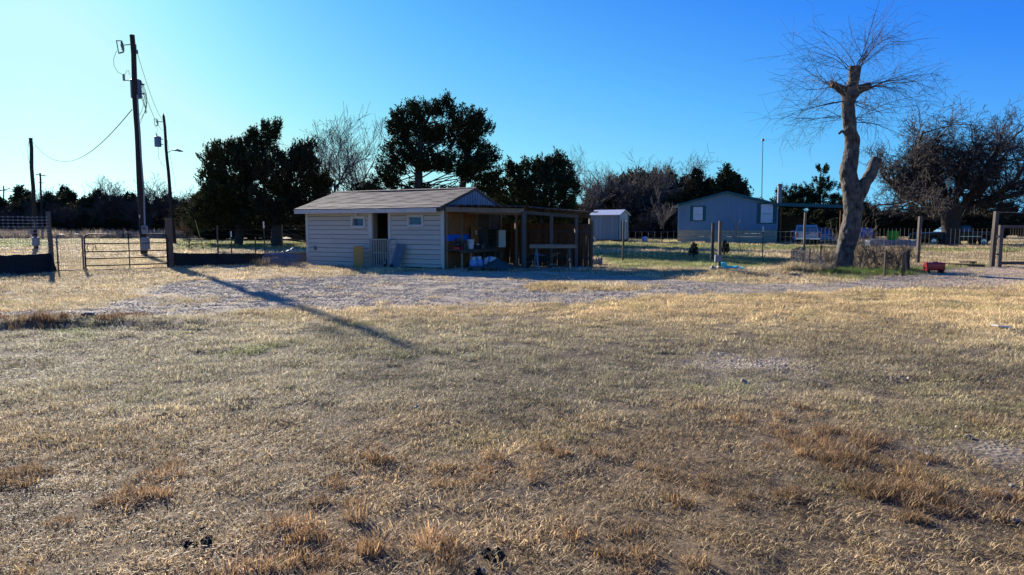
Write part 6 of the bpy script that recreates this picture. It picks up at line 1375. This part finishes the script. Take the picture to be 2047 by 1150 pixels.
# turquoise pipe, white lid, boulder, red tank, small pallet
p0, p1 = gp(1452, 547), gp(1487, 549); t = thing('drain_pipe', 'turquoise plastic pipe lying behind the boxed post', 'pipe', p0)
d = p1 - p0; MB().tube([(0, 0, .06), d * .55 + Vector((0, 0, .06))], .062, 12).tube([d * .55 + Vector((0, 0, .06)), d * .6 + Vector((0, 0, .06))], .075, 12).tube([d * .6 + Vector((0, 0, .05)), d + Vector((0, 0, .03))], .056, 12).build('pipe', M_TEAL, t, smooth=False); MB().lathe([(.10, -.06), (.15, -.02), (.15, .14), (.10, .2), (.03, .22)], (-.12, .02, .02), 14).build('cap', M_TEAL, t)
lump(1425, 548, .26, .15, M_ROCK, 'white_stone', 'whitish block at the foot of the boxed post', 'stone', 71, k=1)
lump(1636, 545, .42, .36, pm('dark_rock', (.22, .20, .19), .95, .25, 6, .5), 'boulder', 'grey brown boulder by the left end of the tree guard', 'boulder', 72, k=1); lump(1585, 553, .25, .07, M_ROCK, 'stone', 'flat pale stone in the straw before the tree guard', 'stone', 73, k=1)
lump(1570, 552, .22, .06, pm('brick_red', (.25, .07, .04), .9, .2, 6, .3), 'brick_piece', 'broken red brick beside the flat pale stone', 'brick', 74, k=1); lump(1697, 545, .14, .1, pm('rust_leaf', (.22, .07, .02), .9, .3, 6, .3), 'terracotta_shard', 'rust coloured shard at the foot of the cut back tree', 'shard', 75, k=1)
p = gp(1866.5, 546); t = thing('portable_tank', 'red box shaped portable tank with black feet on the grass', 'tank', p, -.05)
w_ = 37 * p.y / FPX; t.scale = (.9, .9, 1.0)
vs = []; n_ = 16
pr_ = [(.17 * (abs(math.cos(a)) ** .5) * (1 if math.cos(a) > 0 else -1), .23 + .14 * (abs(math.sin(a)) ** .5) * (1 if math.sin(a) > 0 else -1)) for a in [2 * math.pi * k / n_ for k in range(n_)]]
MB().prism(pr_, -w_ / 2 + .02, w_ / 2 - .02, 'YZ').build('body', M_RED, t, smooth=False)
MB().prism([(a * 1.03, .23 + (z - .23) * 1.04) for a, z in pr_], -w_ / 2, -w_ / 2 + .05, 'YZ').build('end_cap', M_RED, t); MB().prism([(a * 1.03, .23 + (z - .23) * 1.04) for a, z in pr_], w_ / 2 - .05, w_ / 2, 'YZ').build('end_cap', M_RED, t)
for sx in (-1, 1): MB().box((sx * (w_ / 2 - .06), 0, .05), (.09, .3, .14), bev=.02).build('foot', M_RUBBER, t)
MB().lathe([(.04, .36), (.04, .395), (.02, .40)], (-.02, 0, 0), 10).build('filler_cap', M_BLACKM, t); MB().tube([(w_ / 2, -.08, .18), (w_ / 2 + .06, -.08, .16), (w_ / 2 + .06, -.08, .04), (w_ / 2 + .03, -.08, .01)], .01, 5).build('hose', M_BLACKM, t); MB().box((.08, 0, .38), (.12, .06, .03), bev=.01).build('carry_handle', M_RED, t)
p = gp(1935, 529); t = thing('wooden_crate', 'small dark slatted crate lying in the grass by the fence', 'crate', p, .05)
for k in range(4): MB().box((0, -.16 + k * .11, .13), (.5, .08, .02)).build('slat', M_DARKWOOD, t)
for x in (-.2, .2): MB().box((x, 0, .06), (.05, .42, .12)).build('runner', M_DARKWOOD, t)
p0, p1 = gp(1890, 531), gp(1968, 534); o = MB().beam((0, 0, .05), (p1 - p0) + Vector((0, 0, .05)), .12, .1).build('ground_timber', M_DARKWOOD, off=None, loc=p0); tag(o, 'long dark timber laid along the foot of the mesh fence', 'timber')
# tree guard of chicken wire round the cut back tree
tg = thing('tree_guard', 'low chicken wire ring on stakes round the cut back tree', 'wire fence', (tb.x, PY, G(tb.x, PY)))
gx = [(1580, 543), (1612, 548), (1660, 552), (1730, 554), (1800, 553), (1818, 543), (1812, 532), (1760, 527), (1680, 526), (1610, 529), (1580, 536)]
ring = [on_ground(a, b_) - Vector((tb.x, PY, 0)) for a, b_ in gx]; ring.append(ring[0].copy()); dense = []
for a, b_ in zip(ring[:-1], ring[1:]):
    n_ = max(2, int((b_ - a).length / .07)); dense += [a.lerp(b_, k / n_) for k in range(n_)]
mb = MB(); n_ = len(dense); rg = random.Random(3); HG = .74
def gpt(i, z): q = dense[i % n_]; w2 = .05 * math.sin(i * .13) + .03 * math.sin(i * .41 + z * 5); return Vector((q.x + w2 * .4, q.y + w2 + .06 * math.sin(z * 4 + i * .05), z + .02 * math.sin(i * .2)))
for i in range(0, n_):
    if 78 < i < 79: continue
    for s in (1, -1):
        pts = [gpt(i + s * k, .02 + HG * k / 10) for k in range(11)]; mb.tube(pts, .0042, 3, cap=False)
for z in (.03, HG): mb.tube([gpt(i, z) for i in range(n_ + 1)], .003, 3, cap=False)
mb.build('chicken_wire', pm('chicken_wire', (.05, .046, .044), .85, .3, 8, 0, spec=.1), tg)
for (px, py, hh) in ((1617, 547, .85), (1768, 554, .8), (1803, 552, .78), (1816, 541, .8), (1700, 527, .8), (1640, 528, .8), (1585, 540, .75)):
    q = on_ground(px, py) - Vector((tb.x, PY, 0)); MB().box((q.x, q.y, hh / 2 - .05), (.045, .045, hh + .1)).build('stake', M_DARKWOOD, tg)
# crumpled spare wire at the left end
p = gp(1605, 545); t = thing('crumpled_wire', 'silvery crumpled chicken wire bundle at the left end of the tree guard', 'wire', p)
mb = MB(); rg = random.Random(6)
for k in range(80):
    a = Vector((rg.uniform(-.5, .5), rg.uniform(-.15, .15), 0)); hgt = rg.uniform(.35, .85) * (1 - .5 * abs(a.x)); pts = [a]; 
    for j in range(5): pts.append(pts[-1] + Vector((rg.gauss(.03, .06), rg.gauss(0, .05), hgt / 5)))
    mb.tube(pts, .0042, 3, cap=False)
for k in range(40):
    z = rg.uniform(.05, .7); x0 = rg.uniform(-.5, .2); mb.tube([(x0 + j * .08, rg.uniform(-.12, .12), z + rg.uniform(-.05, .05)) for j in range(5)], .004, 3, cap=False)
mb.build('strands', pm('bright_wire', (.28, .27, .26), .7, .15, 8, 0, spec=.2), t)
MB().tube([(-.30 + .05 * math.sin(k), -.16, .1 + k * .1) if k < 6 else (-.3 + (k - 5) * .05, -.16, .62 + (k - 6) * .08) for k in range(9)], .022, 6).build('rolled_edge', MATS['bright_wire'], t)
# bare shrubs inside the guard
for i, (px, py, hpx, lb) in enumerate(((1745, 541, 60, 'leafless shrub right of the cut back tree trunk'), (1718, 536, 78, 'taller tangled leafless shrub against the cut back tree trunk'), (1795, 540, 55, 'thin leafless shrub at the right end of the tree guard'), (1655, 538, 48, 'low tangled leafless shrub left of the cut back tree'))):
    b = gp(px, py); h = hpx * b.y / FPX
    t = bare_tree('bare_shrub', lb, b, h, .018, dict(BARE2, lv=3, n=[5, 4, 3], t=.6, ang=(20, 55)), 500 + i, starts=[((rr.uniform(-.5, .5), rr.uniform(-.4, .4), 1), h * rr.uniform(.5, .8), .016) for k in range(7)], rmin=.004, mt=M_TWIG if i != 1 else M_TWIGP)
    t['category'] = 'shrub'
